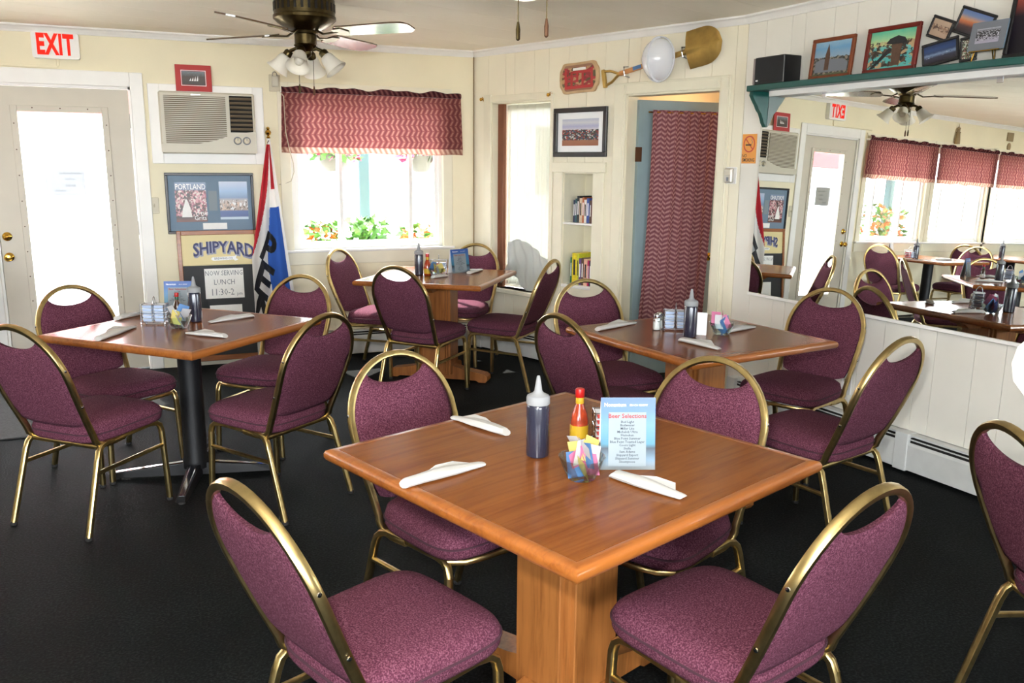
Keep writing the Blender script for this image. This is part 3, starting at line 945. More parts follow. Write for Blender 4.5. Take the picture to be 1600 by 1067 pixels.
def make_chair():
    t = thing('banquet_chair', 'chair', 'chair')
    # seat
    ol = chair_outline()
    rings = [(.90, .383), (.975, .386), (1.0, .398), (1.005, .416), (1.0, .432), (.97, .450), (.90, .462), (.72, .472), (.42, .477), (.12, .478)]
    vs, fs = [], []
    n = len(ol)
    for s, z in rings:
        vs += [(x * s, .02 + (y - .02) * s, z + (.006 * (y - .02) / .2 if z < .44 else 0)) for x, y in ol]
    for i in range(len(rings) - 1):
        for k in range(n):
            k2 = (k + 1) % n
            fs.append((i * n + k, i * n + k2, (i + 1) * n + k2, (i + 1) * n + k))
    fs.append(tuple(range(n))[::-1]); fs.append(tuple((len(rings) - 1) * n + k for k in range(n)))
    seat = MB().add(vs, fs).build('seat', 'mauve_fabric', t, angle=1.2)
    MB().tube([(x * 1.008, .02 + (y - .02) * 1.008, .421 + .006 * (y - .02) / .2) for x, y in ol], .0035, n=6, closed=True).build('piping', 'welt', seat)
    # backrest pad
    def halfw(z):
        if z <= .675:
            return .182 + .020 * (z - .42) / .255 - .010
        s = min(1, (z - .675) / .215)
        return .206 * math.sqrt(max(0, 1 - s * s)) - .010
    zb, zt = .452, .842
    nu, nv = 16, 18
    def outl(u, v):
        # u -1..1, v 0..1 : top edge scooped, lower corners rounded
        top = .842 - .044 * (1 - u * u)
        bot = .448 + .014 * abs(u) ** 5 + .006 * (u * u)
        z = bot + (top - bot) * v
        return u * halfw(max(z, .45)) * (1 - .05 * max(0, (.14 - v) / .14) ** 2), z
    vs, fs = [], []
    for side in (0, 1):
        for j in range(nv + 1):
            for i in range(nu + 1):
                u, v = -1 + 2 * i / nu, j / nv
                x, z = outl(u, v)
                ex = (1 - abs(u) ** 4) * (1 - abs(2 * v - 1) ** 6)
                th = .007 + .014 * ex ** .5 if side == 0 else -.007 - .008 * ex ** .5
                vs.append((x, back_y(z) + th, z))
    N1 = (nu + 1) * (nv + 1)
    for side in (0, 1):
        for j in range(nv):
            for i in range(nu):
                a = side * N1 + j * (nu + 1) + i
                q = (a, a + 1, a + nu + 2, a + nu + 1)
                fs.append(q if side else q[::-1])
    rim = [i for i in range(nu + 1)] + [j * (nu + 1) + nu for j in range(1, nv + 1)] + [nv * (nu + 1) + i for i in range(nu - 1, -1, -1)] + [j * (nu + 1) for j in range(nv - 1, 0, -1)]
    for k in range(len(rim)):
        a, b = rim[k], rim[(k + 1) % len(rim)]
        fs.append((a, b, N1 + b, N1 + a))
    MB().add(vs, fs).build('backrest', 'mauve_fabric', t, angle=1.3)
    # brass frame
    hoop = MB().tube(hoop_pts(), .0112, .0128, 10, up=(0, .94, .34), power=.6).build('back_frame', 'brass_frame', t, angle=.8)
    for s in (-1, 1):
        for z in (.56, .72):
            x = .202 if z < .7 else .2005
            MB().lathe([(.006, 0), (.005, .003), (0, .004)], 8, M=XF(s * (x + .0105), back_y(z), z, ry=s * PI / 2)).build('rivet', 'chrome', hoop)
    for s in (-1, 1):
        rail = [(s * .2, -.178, .318), (s * .197, -.168, .346), (s * .192, -.150, .364), (s * .186, -.12, .372), (s * .183, 0, .377), (s * .182, .13, .381), (s * .183, .168, .376), (s * .186, .186, .362), (s * .188, .193, .335)]
        MB().tube(rail, .0120, .0125, 8, up=(1, 0, 0), power=.6).build('seat_rail', 'brass_frame', t, angle=.8)
        for (x0, y0, z0, x1, y1) in ((.188, .193, .337, .201, .200), (.2, -.178, .320, .210, -.268)):
            lg = MB().tube([(s * x0, y0, z0), (s * x1, y1, .010)], .0120, .0125, 8, up=(1, 0, 0), power=.6).build('leg', 'brass_frame', t, angle=.8)
            MB().lathe([(.012, 0), (.0145, .004), (.0145, .013), (.010, .018)], 10, M=XF(s * x1, y1, 0)).build('glide', 'rubber', lg)
        MB().tube([(s * .192, .195, .268), (s * .203, -.194, .262)], .0085, .0095, 8, up=(1, 0, 0), power=.7).build('stretcher', 'brass_frame', t, angle=.8)
    MB().tube([(-.190, -.152, .362), (.190, -.152, .362)], .010, .011, 8, power=.7).build('crossbar', 'brass_frame', t, angle=.8)
    MB().tube([(-.184, .170, .374), (-.14, .212, .378), (-.07, .228, .380), (0, .232, .380), (.07, .228, .380), (.14, .212, .378), (.184, .170, .374)], .0075, .009, 8, power=.7).build('crossbar', 'brass_frame', t, angle=.8)
    return t
CH = [
 ('A', -.356, 3.981, 317.2, 'purple banquet chair cropped by the photo edge at the black pedestal table near the door', 2),
 ('B', -.284, 4.569, 216.8, 'purple banquet chair in front of the entrance door glass at the black pedestal table', 2),
 ('C', .462, 4.645, 138.1, 'purple banquet chair in front of the flag at the black pedestal table', 2),
 ('D', .389, 3.859, 37.3, 'purple banquet chair seen from behind between the black pedestal table and the nearest table', 2),
 ('E', 1.562, 5.389, 310.9, 'purple banquet chair with its back to us at the table under the valance window', 3),
 ('F', 1.420, 6.130, 227., 'purple banquet chair lit pink by the window beside the street window wall', 3),
 ('G', 2.160, 5.447, 44.4, 'purple banquet chair seen from the side in front of the sheer curtained window', 3),
 ('H', 2.075, 6.195, 139.4, 'purple banquet chair in the far corner behind the small blue menu card', 3),
 ('I', 2.152, 3.877, 180.3, 'purple banquet chair standing below the book niche at the table before the curtained door', 4),
 ('J', 1.870, 3.337, 284.2, 'purple banquet chair with its back to us at the table before the curtained door', 4),
 ('K', 2.916, 3.351, 112.4, 'purple banquet chair directly under the mirror facing the room', 4),
 ('L', 2.469, 2.687, 14.8, 'purple banquet chair seen from behind next to the baseboard heater below the mirror', 4),
 ('M', .804, 2.435, 200.2, 'purple banquet chair on the far side of the nearest table beside two napkin rolls', 1),
 ('N', 1.366, 2.149, 116.3, 'purple banquet chair behind the blue menu card of the nearest table', 1),
 ('O', .416, 1.816, 292.6, 'large foreground purple chair on the door side of the nearest table', 1),
 ('P', 1.195, 1.547, 15.3, 'large foreground purple chair seen from behind on the heater side of the nearest table', 1),
 ('Q', 2.248, 1.298, 250.1, 'purple banquet chair cut off by the right edge of the photo', 0),
 ('R', -1.50, 6.36, 90., 'purple banquet chair in the mirror beside the entrance door, at the window table', 5),
 ('S', -2.36, 6.10, 270., 'purple banquet chair in the mirror on the far side of the first window table', 5),
 ('T', -3.24, 6.36, 90., 'purple banquet chair in the mirror between the two window tables', 6),
 ('U', -3.66, 5.60, 0., 'purple banquet chair in the mirror on the room side of the second window table', 6),
]
GRP = {0: None, 1: 'chairs at the nearest table', 2: 'chairs at the black pedestal table', 3: 'chairs at the corner window table', 4: 'chairs at the table below the mirror', 5: 'chairs at the window tables', 6: 'chairs at the window tables'}
chair0 = make_chair()
for i, (k, x, y, h, lab, g) in enumerate(CH):
    c = chair0 if i == 0 else copy_tree(chair0)
    c.location = (x, y, 0); c.rotation_euler = (0, 0, math.radians(h))
    c['label'] = lab
    if GRP[g]: c['group'] = GRP[g]
    elif 'group' in c: del c['group']

# ------------------------------------------------------------------ tables
def table(label, x, y, ang, s, kind, base_ang=None):
    t = thing('dining_table', label, 'table', (x, y, 0), math.radians(ang), 'square dining tables')
    h, e = s / 2, .032
    zt, zb = .75, .716
    MB().box(-h + e, h - e, -h + e, h - e, zb, zt).build('tabletop', 'table_wood', t, smooth=False)
    # four mitred bullnose edge bands
    prof = [(0, zb), (0, zt - .0012), (.003, zt), (e - .012, zt), (e - .004, zt - .004), (e, zt - .012), (e, zb + .012), (e - .004, zb + .004), (e - .012, zb)]
    for k in range(4):
        vs, n = [], len(prof)
        for sx in (-1, 1):
            vs += [(sx * (h - e + o_), h - e + o_, z) for o_, z in prof]
        fs = [tuple(range(n)), tuple(range(n, 2 * n))[::-1]] + [(i, (i + 1) % n, n + (i + 1) % n, n + i) for i in range(n)]
        MB().add(vs, fs, M=Matrix.Rotation(k * PI / 2, 4, 'Z')).build('edge_band', 'edge_wood', t, angle=.7)
    if kind == 'steel':
        MB().rbox(-.16, .16, -.16, .16, zb - .012, zb, .004).build('top_plate', 'black_metal', t, smooth=False)
        MB().lathe([(.055, zb - .012), (.055, .10), (.062, .085), (.062, .045)], 20).build('column', 'black_metal', t)
        for k in range(4):
            a = math.radians((base_ang or 0) - ang) + k * PI / 2
            M = Matrix.Rotation(a, 4, 'Z')
            pr = MB().hull([(0, -.036, .012), (0, .036, .012), (0, -.03, .075), (0, .03, .075), (.38, -.026, .012), (.38, .026, .012), (.38, -.018, .034), (.38, .018, .034), (.40, -.018, .014), (.40, .018, .014)], M=M).build('prong', 'black_metal', t, angle=.5)
            MB().hull([(.03, -.012, .0765), (.03, .012, .0765), (.03, -.018, .071), (.03, .018, .071), (.375, -.010, .0365), (.375, .010, .0365), (.375, -.014, .031), (.375, .014, .031)], M=M).build('chrome_strip', 'chrome', pr, smooth=False)
            MB().lathe([(.016, 0), (.016, .010), (.010, .013)], 10, M=M @ XF(.375, 0, 0)).build('glide', 'rubber', pr)
    else:
        # box column of four boards with recessed corners
        for k in range(4):
            M = Matrix.Rotation(k * PI / 2, 4, 'Z')
            MB().rbox(-.085, .085, -.115, -.090, .05, zb - .05, .003, M=M).build('column_board', 'pedestal_wood', t, smooth=False)
        MB().box(-.098, .098, -.098, .098, .05, zb - .05).build('column_core', 'pedestal_wood', t, smooth=False)
        for k in range(2):
            M = Matrix.Rotation(k * PI / 2, 4, 'Z')
            d = .002 * k
            top = [(-.30, zb - d), (.30, zb - d), (.30, zb - .022), (.285, zb - .032), (.255, zb - .034), (.235, zb - .045), (.22, zb - .058), (-.22, zb - .058), (-.235, zb - .045), (-.255, zb - .034), (-.285, zb - .032), (-.30, zb - .022)]
            MB().prism(top, -.035, .035, M=M).build('cleat', 'pedestal_wood', t, smooth=False)
            ft = [(-.36, .0), (-.31, .0), (-.29, .012), (.29, .012), (.31, .0), (.36, .0), (.375, .018), (.372, .045), (.35, .062), (.30, .070), (.20, .088 - d), (.12, .11 - d), (-.12, .11 - d), (-.20, .088 - d), (-.30, .070), (-.35, .062), (-.372, .045), (-.375, .018)]
            MB().prism(ft, -.045, .045, M=M).build('foot', 'pedestal_wood', t, smooth=False)
    return t
table('nearest square orange wood table with a wooden box pedestal', .975, 1.978, 20.44, .960, 'wood')
table('square wood table on a black steel column near the entrance door', .054, 4.29, 45.4, .905, 'steel', -12)
table('square wood table on a wooden pedestal below the valance window', 1.761, 5.741, 53.05, .905, 'wood')
table('square wood table before the curtained door and the mirror', 2.284, 3.31, 9.17, .89, 'wood')
table('wood table beside the street windows seen only in the mirror, first from the door', -1.90, 6.22, 0, .9, 'steel', 45)
table('wood table beside the street windows seen only in the mirror, second from the door', -3.70, 6.22, 0, .9, 'steel', 45)

# ------------------------------------------------------------------ things on the tables
ZT = .7502
def squeeze_bottle(x, y, label, s=1.):
    t = thing('squeeze_bottle', label, 'bottle', (x, y, ZT), 0, 'dark syrup squeeze bottles')
    MB().lathe([(.026, 0), (.0305, .004), (.031, .012), (.031, .138), (.029, .146), (.026, .150)], 24).build('body', 'syrup', t)
    MB().lathe([(.0315, .147), (.032, .150), (.032, .164), (.029, .170), (.016, .176), (.011, .182), (.0075, .205), (.0045, .222), (.003, .224), (0, .224)], 22).build('nozzle_cap', 'cap_plastic', t)
    return t
def hot_sauce(x, y, label, kind='red'):
    t = thing('sauce_bottle', label, 'bottle', (x, y, ZT), 0, 'hot sauce bottles')
    k = 1. if kind == 'red' else .80
    MB().lathe([(.024 * k, 0), (.026 * k, .004), (.026 * k, .055 * k), (.022 * k, .080 * k), (.013 * k, .105 * k), (.0105 * k, .120 * k)], 18).build('body', 'sauce_red' if kind == 'red' else 'sauce_dark', t)
    MB().lathe([(.0266 * k, .012 * k), (.0268 * k, .014 * k), (.0268 * k, .046 * k), (.0266 * k, .048 * k)], 18).build('label_band', 'label_yellow' if kind == 'red' else 'paper_white', t)
    MB().lathe([(.0115 * k, .108 * k), (.0122 * k, .110 * k), (.0122 * k, .126 * k), (.0115 * k, .128 * k)], 14).build('neck_band', 'label_yellow' if kind == 'red' else 'cap_green', t)
    MB().lathe([(.0125 * k, .128 * k), (.0135 * k, .131 * k), (.0135 * k, .149 * k), (.012 * k, .153 * k), (0, .154 * k)], 14).build('cap', 'cap_red', t)
    return t
PK = ['packet_white', 'packet_pink', 'packet_yellow', 'packet_blue']
PKN = {'packet_white': 'white', 'packet_pink': 'pink', 'packet_yellow': 'yellow', 'packet_blue': 'blue'}
def packet_bowl(x, y, where, cols, seed):
    t = thing('packet_bowl', 'clear glass bowl of sweetener packets %s' % where, 'bowl', (x, y, ZT), 0, 'sweetener bowls')
    MB().lathe([(.0, 0), (.034, 0), (.036, .004), (.050, .034), (.058, .056), (.060, .058), (.0565, .057), (.048, .036), (.034, .008), (0, .006)], 26, closed=True).build('bowl', 'bowl_glass', t)
    rnd = random.Random(seed)
    for i, cidx in enumerate(cols):
        a = 2 * PI * i / len(cols) + rnd.uniform(-.3, .3)
        r = rnd.uniform(.010, .030)
        m = PK[cidx]
        w, h = .024, .033
        base = .052 + rnd.uniform(0, .012) + (.014 if i % 2 else 0)
        if i % 3 == 2:
            base = .036; r *= .6
        M = XF(r * math.cos(a), r * math.sin(a), base, rx=rnd.uniform(-.5, .5), ry=rnd.uniform(-.5, .5), rz=a + rnd.uniform(-.6, .6))
        pts = []
        mb = MB().grid(lambda u, v: tuple(M @ Vector(((u - .5) * 2 * w, .0022 * math.sin(PI * u) * math.sin(PI * v), (v - .5) * 2 * h))), 4, 5)
        mb.grid(lambda u, v: tuple(M @ Vector(((.5 - u) * 2 * w, -.0022 * math.sin(PI * u) * math.sin(PI * v), (v - .5) * 2 * h))), 4, 5)
        o = mb.build('sugar_packet', m, loc=(x, y, ZT), angle=2.)
        tag(o, '%s sweetener packet in the glass bowl %s' % (PKN[m], where), 'packet', 'sweetener packets %s' % where)
def caddy(x, y, ang, where, cols=2, mats=('tub_blue', 'tub_blue'), rows=5):
    t = thing('jam_caddy', 'wire caddy stacked with jam tubs %s' % where, 'caddy', (x, y, ZT), ang, 'jam caddies')
    w = .052 * cols / 2 + .004
    d = .030
    corners = [(-w, -d), (w, -d), (w, d), (-w, d)]
    mb = MB()
    for z in (.010, .055, .095):
        mb.tube([(a, b, z) for a, b in corners], .0016, n=6, closed=True)
    mb.build('wire_ring', 'steel_wire', t, kind='stuff')
    mb = MB()
    for k in range(cols + 1):
        xx = -w + 2 * w * k / cols
        for yy in (-d, d):
            mb.tube([(xx, yy, .004), (xx, yy, .098)], .0016, n=6)
    mb.build('wire_upright', 'steel_wire', t, kind='stuff')
    mb = MB()
    for a, b in corners:
        mb.lathe([(0, 0), (.004, .001), (.005, .005), (.003, .010), (0, .011)], 8, M=XF(a, b, 0))
    mb.build('ball_foot', 'steel_wire', t, kind='stuff')
    MB().tube([(0, -d, .095)] + [(.0, -d * math.cos(PI * i / 10) * .6, .098 + .034 * math.sin(PI * i / 10)) for i in range(11)] + [(0, d, .095)], .002, n=6).build('carry_loop', 'steel_wire', t)
    tub = None
    R = Matrix.Rotation(ang, 4, 'Z')
    for c in range(cols):
        for r in range(rows):
            xx = -w + 2 * w * (c + .5) / cols
            p = R @ Vector((xx, 0, 0))
            tb = thing('jam_tub', '%s jam tub in the wire caddy %s' % ('red' if mats[c % len(mats)] == 'tub_red' else 'pale blue', where), 'tub', (x + p.x, y + p.y, ZT + .013 + .0165 * r), ang, 'jam tubs %s' % where)
            MB().hull([(a * .019, b * .021, 0) for a in (-1, 1) for b in (-1, 1)] + [(a * .022, b * .024, .012) for a in (-1, 1) for b in (-1, 1)]).build('cup', mats[c % len(mats)], tb, smooth=False)
            MB().rbox(-.0235, .0235, -.0255, .0255, .012, .0145, .0008).build('lid', 'tub_lid', tb, smooth=False)
    return t
def menu_card(x, y, ang, w, h, where, text=True, group='beer menu cards'):
    """folded table tent: printed front leaning back, plain rear leaf"""
    t = thing('menu_card', 'blue and white beer menu card standing %s' % where, 'menu', (x, y, ZT), ang, group)
    lean = .16
    M = XF(0, 0, 0, rx=-lean)
    MB().box(-w / 2, w / 2, -.0008, .0008, 0, h, M=M).build('front_leaf', 'menu_sky', t, smooth=False)
    yb = math.sin(lean) * h
    M2 = XF(0, 2 * yb, 0, rx=lean)
    MB().box(-w / 2, w / 2, -.0008, .0008, 0, h, M=M2).build('rear_leaf', 'card_white', t, smooth=False)
    MB().box(-w * .36, w * .33, -.0016, -.0010, h * .05, h * .80, M=M).build('list_panel', 'menu_panel', t, smooth=False)
    if text:
        mb = MB()
        vs, fs = text_geo('Beer Selections', h * .085, bold=.0002)
        mb.add([(a - w * .015, -.0020, c + h * .745) for a, b, c in vs], fs, M=M)
        mb.build('heading', 'ink_menu_red', t, smooth=False)
        mb = MB()
        lines = ['Bud Light', 'Budweiser', 'Miller Lite', 'Michelob Ultra', 'Heineken', 'Blue Point Summer', 'Blue Point Toasted Lager', 'Coors Light', 'Stella', 'Sam Adams', 'Shipyard Export', 'Shipyard Summer', 'Smuttynose']
        for i, l in enumerate(lines):
            vs, fs = text_geo(l, h * .047, bold=.0001, res=1)
            mb.add([(a - w * .015, -.0020, c + h * (.665 - .046 * i)) for a, b, c in vs], fs, M=M)
        mb.build('list_text', 'ink_menu', t, smooth=False)
        mb = MB()
        vs, fs = text_geo('Nonantum', h * .070, bold=.0002)
        mb.add([(a - w * .24, -.0012, c + h * .90) for a, b, c in vs], fs, M=M)
        mb.build('title', 'ink_white', t, smooth=False)
        mb = MB()
        vs, fs = text_geo('BEACH RESORT', h * .036)
        mb.add([(a + w * .19, -.0012, c + h * .895) for a, b, c in vs], fs, M=M)
        mb.build('subtitle', 'ink_white', t, smooth=False)
    return t
print_mat('menu_sky', [(0, C3(120, 124, 124)), (.14, C3(92, 120, 140)), (.30, C3(14, 36, 52)), (.36, C3(36, 110, 134)), (.62, C3(60, 116, 160)), (.82, C3(40, 90, 158)), (1, C3(30, 74, 150))], (C3(150, 160, 170), C3(140, 156, 166)), (.42, .8), 5., .34, .3)
pmat('menu_panel', C3(130, 142, 148), .5)

def napkin(p0, p1, w, label, seed=0, flap=1):
    """paper napkin rolled around cutlery with a loose pointed flap"""
    P0, P1 = Vector((p0[0], p0[1], 0)), Vector((p1[0], p1[1], 0))
    L = (P1 - P0).length
    ang = math.atan2(P1.y - P0.y, P1.x - P0.x)
    t = thing('napkin_roll', label, 'napkin', (P0.x, P0.y, ZT), ang, 'rolled paper napkins')
    rnd = random.Random(seed)
    st = [(0, .62, .017), (.05, .70, .021), (.22, .74 + rnd.uniform(-.05, .08), .022), (.42, .86, .024), (.60, .80 + rnd.uniform(-.1, .06), .021), (.80, .62, .016), (.97, .52, .012), (1.0, .46, .009)]
    m = 9
    vs, fs = [], []
    for i, (u, kw, h) in enumerate(st):
        off = w * .10 * math.sin(3.1 * u + seed)
        for k in range(m):
            a = 2 * PI * k / m - .35
            c, s_ = math.cos(a), math.sin(a)
            vs.append((L * u + (.006 * s_ if i in (0, len(st) - 1) else 0), off + w * kw * c * (1 + .06 * rnd.uniform(-1, 1)), max(.0, h * .5 * (1 + s_ * (1 + .10 * rnd.uniform(-1, 1))))))
    for i in range(len(st) - 1):
        for k in range(m):
            k2 = (k + 1) % m
            fs.append((i * m + k, i * m + k2, (i + 1) * m + k2, (i + 1) * m + k))
    fs.append(tuple(range(m))[::-1]); fs.append(tuple((len(st) - 1) * m + k for k in range(m)))
    MB().add(vs, fs).build('roll', 'napkin', t, angle=.45)
    pk = .52 + .16 * rnd.random()
    f_ = flap
    A = [(L * .28, f_ * w * .35, .016), (L * .86, f_ * w * .30, .011), (L * (pk + .12), f_ * w * 1.25, .012 + .016 * rnd.random()), (L * (pk - .12), f_ * w * 1.05, .020)]
    B_ = [(x, y_, z + .0022) for x, y_, z in A]
    MB().add(A + B_, [(0, 1, 2, 3), (4, 7, 6, 5), (0, 4, 5, 1), (1, 5, 6, 2), (2, 6, 7, 3), (3, 7, 4, 0)]).build('loose_flap', 'napkin', t, smooth=False)
    return t
# nearest table
squeeze_bottle(.89, 2.005, 'dark syrup squeeze bottle on the nearest table')
hot_sauce(1.055, 2.085, 'red hot sauce bottle with a yellow label on the nearest table')
packet_bowl(.927, 1.812, 'on the nearest table', [0, 2, 1, 0, 2, 3, 1, 0, 2, 0, 3, 1], 3)
menu_card(1.066, 1.822, math.radians(-20), .142, .188, 'on the nearest table')
caddy(1.135, 2.03, math.radians(-20), 'behind the nearest menu card', 2, ('tub_red', 'tub_blue'), 5)
napkin((.493, 1.905), (.722, 1.985), .030, 'rolled white napkin near the left corner of the nearest table', 1)
napkin((.878, 2.199), (.780, 2.405), .028, 'rolled white napkin at the back edge of the nearest table', 2, -1)
napkin((1.006, 1.790), (1.091, 1.600), .030, 'rolled white napkin in front of the menu card on the nearest table', 3)
# table with the black column
squeeze_bottle(.10, 4.405, 'dark syrup squeeze bottle on the black pedestal table')
menu_card(.025, 4.70, math.radians(-14), .14, .165, 'on the black pedestal table')
hot_sauce(.020, 4.585, 'small dark sauce bottle with a red cap on the black pedestal table', 'dark')
caddy(-.085, 4.42, math.radians(-20), 'on the black pedestal table', 2, ('tub_blue', 'tub_blue'), 5)
packet_bowl(.022, 4.255, 'on the black pedestal table', [0, 3, 1, 0, 2, 0, 3], 5)
napkin((-.318, 4.06), (-.177, 4.333), .032, 'rolled white napkin at the bright left corner of the black pedestal table', 4)
napkin((-.265, 4.578), (-.150, 4.725), .034, 'rolled white napkin behind the jam caddy on the black pedestal table', 5, -1)
napkin((.208, 3.939), (.053, 4.087), .028, 'rolled white napkin nearest the front corner of the black pedestal table', 6, -1)
napkin((.371, 4.453), (.162, 4.337), .030, 'rolled white napkin beside the syrup bottle on the black pedestal table', 7, -1)
# corner table
squeeze_bottle(1.638, 5.81, 'dark syrup squeeze bottle on the corner table under the window')
hot_sauce(1.690, 5.775, 'red hot sauce bottle on the corner table under the window')
packet_bowl(1.738, 5.715, 'on the corner table under the window', [2, 0, 1, 3, 2, 0], 8)
caddy(1.800, 5.86, math.radians(-15), 'on the corner table under the window', 2, ('tub_red', 'tub_blue'), 4)
menu_card(1.960, 5.825, math.radians(21), .165, .172, 'on the corner table under the window')
napkin((1.673, 5.593), (1.80, 5.665), .028, 'rolled white napkin at the front of the corner table', 9)
napkin((1.990, 5.745), (2.152, 5.925), .036, 'rolled white napkin beside the menu card on the corner table', 10)
# table before the curtained door
squeeze_bottle(2.205, 3.255, 'dark syrup squeeze bottle on the table below the mirror')
menu_card(2.285, 3.315, math.radians(142), .09, .105, 'edge-on beside the syrup bottle below the mirror', False)
packet_bowl(2.385, 3.262, 'on the table below the mirror', [3, 1, 3, 1, 0, 3, 1], 9)
caddy(2.235, 3.425, math.radians(-30), 'on the table below the mirror', 2, ('tub_blue', 'tub_blue'), 5)
for i, (x, y, lab) in enumerate(((2.150, 3.455, 'glass salt shaker on the table below the mirror, nearer the curtain side'), (2.182, 3.485, 'glass salt shaker half hidden behind its twin on the table below the mirror'))):
    t = thing('salt_shaker', lab, 'shaker', (x, y, ZT), 0, 'salt shakers')
    MB().lathe([(.019, 0), (.021, .004), (.019, .030), (.017, .055), (.015, .062)], 10).build('jar', 'jar_glass', t)
    MB().lathe([(.016, .003), (.0175, .006), (.016, .030), (.0155, .040)], 10).build('salt_fill', 'salt', t)
    MB().lathe([(.0165, .060), (.0172, .064), (.016, .074), (.010, .080), (0, .082)], 14).build('cap', 'chrome', t)
napkin((1.868, 3.529), (2.135, 3.632), .028, 'rolled white napkin near the chair end of the table below the mirror', 11)
napkin((2.114, 3.187), (2.161, 2.965), .030, 'rolled white napkin at the front of the table below the mirror', 12)
napkin((2.434, 3.279), (2.633, 3.346), .032, 'rolled white napkin toward the mirror on the table below it', 13)
napkin((2.300, 3.700), (2.400, 3.610), .024, 'rolled white napkin behind the salt shakers on the table below the mirror', 14)
# window tables seen in the mirror
squeeze_bottle(-1.62, 6.22, 'dark syrup squeeze bottle on the first window table in the mirror')
caddy(-1.50, 6.22, 0, 'on the first window table in the mirror', 2, ('tub_blue', 'tub_red'), 4)
menu_card(-1.45, 6.45, math.radians(160), .14, .165, 'on the first window table in the mirror', False)
squeeze_bottle(-3.42, 6.2, 'dark syrup squeeze bottle on the second window table in the mirror')
napkin((-1.95, 6.0), (-1.75, 6.05), .03, 'rolled white napkin on the first window table in the mirror', 15)
# ------------------------------------------------------------------ things on the back wall
t = thing('exit_sign', 'white plastic exit sign with red letters above the entrance door', 'sign', WB.p(-.613, 0, 2.279))
MB().prism(rrect(.285, .167, .016), -.048, 0).build('housing', 'white_plastic', t, angle=.7)
letters(MB(), 'EXIT', .182, -.003, -.0492, .0, bold=.0075, sx=.56, spacing=1.10).build('lettering', 'exit_red', t, smooth=False)
o = MB().rbox(-1.3, -.612, -.014, 0, 2.136, 2.155, .003).rbox(-.622, -.604, -.014, 0, 2.15, 2.20, .003).build('cable_raceway', 'wall_cream', loc=WB.o, smooth=False)
tag(o, 'thin cream cable raceway running under the exit sign', 'raceway')

t = thing('air_conditioner', 'beige wall air conditioner with louvred grille in a white frame', 'air conditioner', WB.p(0, 0, 0))
for q in ((-.065, .012, 1.508, 2.062), (.648, .722, 1.508, 2.062), (.012, .648, 2.012, 2.062), (.012, .648, 1.508, 1.580)):
    MB().rbox(q[0], q[1], -.022, 0, q[2], q[3], .003).build('surround_board', 'trim_white', t, smooth=False)
MB().rbox(.002, .655, -.070, .0, 1.580, 2.012, .012).build('housing', 'ac_plastic', t, smooth=False)
MB().box(.036, .452, -.0735, -.068, 1.652, 1.982).build('grille_recess', 'ac_slat', t, smooth=False)
mb = MB()
for k in range(24):
    z = 1.658 + k * .0136
    mb.box(.036, .452, -.079, -.073, z, z + .0058)
mb.build('grille_louvres', 'ac_plastic', t, smooth=False)
MB().box(.478, .636, -.0735, -.068, 1.735, 1.992).build('vent_recess', 'dark_gap', t, smooth=False)
for k in range(8):
    z = 1.748 + k * .0305
    MB().hull([(.480, -.072, z), (.634, -.072, z), (.480, -.084, z + .014), (.634, -.084, z + .014), (.480, -.072, z + .006), (.634, -.072, z + .006), (.480, -.083, z + .018), (.634, -.083, z + .018)]).build('vent_louvre', 'ac_slat', t, smooth=False)
MB().prism([(.002, 1.588), (.655, 1.588), (.655, 1.742), (.56, 1.732), (.46, 1.706), (.36, 1.672), (.26, 1.652), (.002, 1.646)], -.086, -.070).build('control_panel', 'ac_plastic', t, smooth=False)
for x in (.522, .585):
    MB().lathe([(.029, 0), (.029, .002)], 20, M=XF(x, -.086, 1.675, rx=PI / 2)).build('dial_ring', 'ink_grey', t)
    kn = MB().lathe([(.022, 0), (.022, .006), (.020, .010), (.019, .022), (0, .024)], 20, M=XF(x, -.086, 1.675, rx=PI / 2)).build('control_knob', 'beige_plastic', t)
    MB().box(x - .002, x + .002, -.1115, -.110, 1.675, 1.694).build('pointer', 'ink_grey', kn, smooth=False)
MB().rbox(.215, .285, -.078, -.070, 1.984, 1.998, .002).build('badge', 'device_silver', t, smooth=False)

def picture(name, label, w, s0, s1, z0, z1, fw, frame_m, print_m, matw=0., mat_m='card_white', y=-.002, lean=0., roll=0., dep=.018, group=None, glass=True):
    """framed print hung on a wall: four frame rails, mat, print"""
    cx, cz = (s0 + s1) / 2, (z0 + z1) / 2
    W_, H_ = s1 - s0, z1 - z0
    t = thing(name, label, 'picture', w.p(cx, y, cz), w.rz, group)
    t.rotation_mode = 'XYZ'
    q = (Matrix.Rotation(w.rz, 4, 'Z') @ Matrix.Rotation(lean, 4, 'X') @ Matrix.Rotation(roll, 4, 'Y')).to_euler()
    t.rotation_euler = q
    for a, b, c, d in ((-W_ / 2, W_ / 2, H_ / 2 - fw, H_ / 2), (-W_ / 2, W_ / 2, -H_ / 2, -H_ / 2 + fw), (-W_ / 2, -W_ / 2 + fw, -H_ / 2 + fw, H_ / 2 - fw), (W_ / 2 - fw, W_ / 2, -H_ / 2 + fw, H_ / 2 - fw)):
        MB().rbox(a, b, -dep, 0, c, d, .003).build('frame_rail', frame_m, t, smooth=False)
    if matw:
        MB().box(-W_ / 2 + fw, W_ / 2 - fw, -.007, -.001, -H_ / 2 + fw, H_ / 2 - fw).build('mat_board', mat_m, t, smooth=False)
    k = fw + matw
    MB().box(-W_ / 2 + k, W_ / 2 - k, -.0085, -.006, -H_ / 2 + k, H_ / 2 - k).build('print', print_m, t, smooth=False)
    return t
print_mat('print_ship', [(0, C3(70, 62, 58)), (.6, C3(84, 74, 70)), (1, C3(126, 138, 146))], (C3(190, 186, 182), C3(84, 74, 70), C3(60, 56, 54)), (.15, .55), 8, .35, wave=.4)
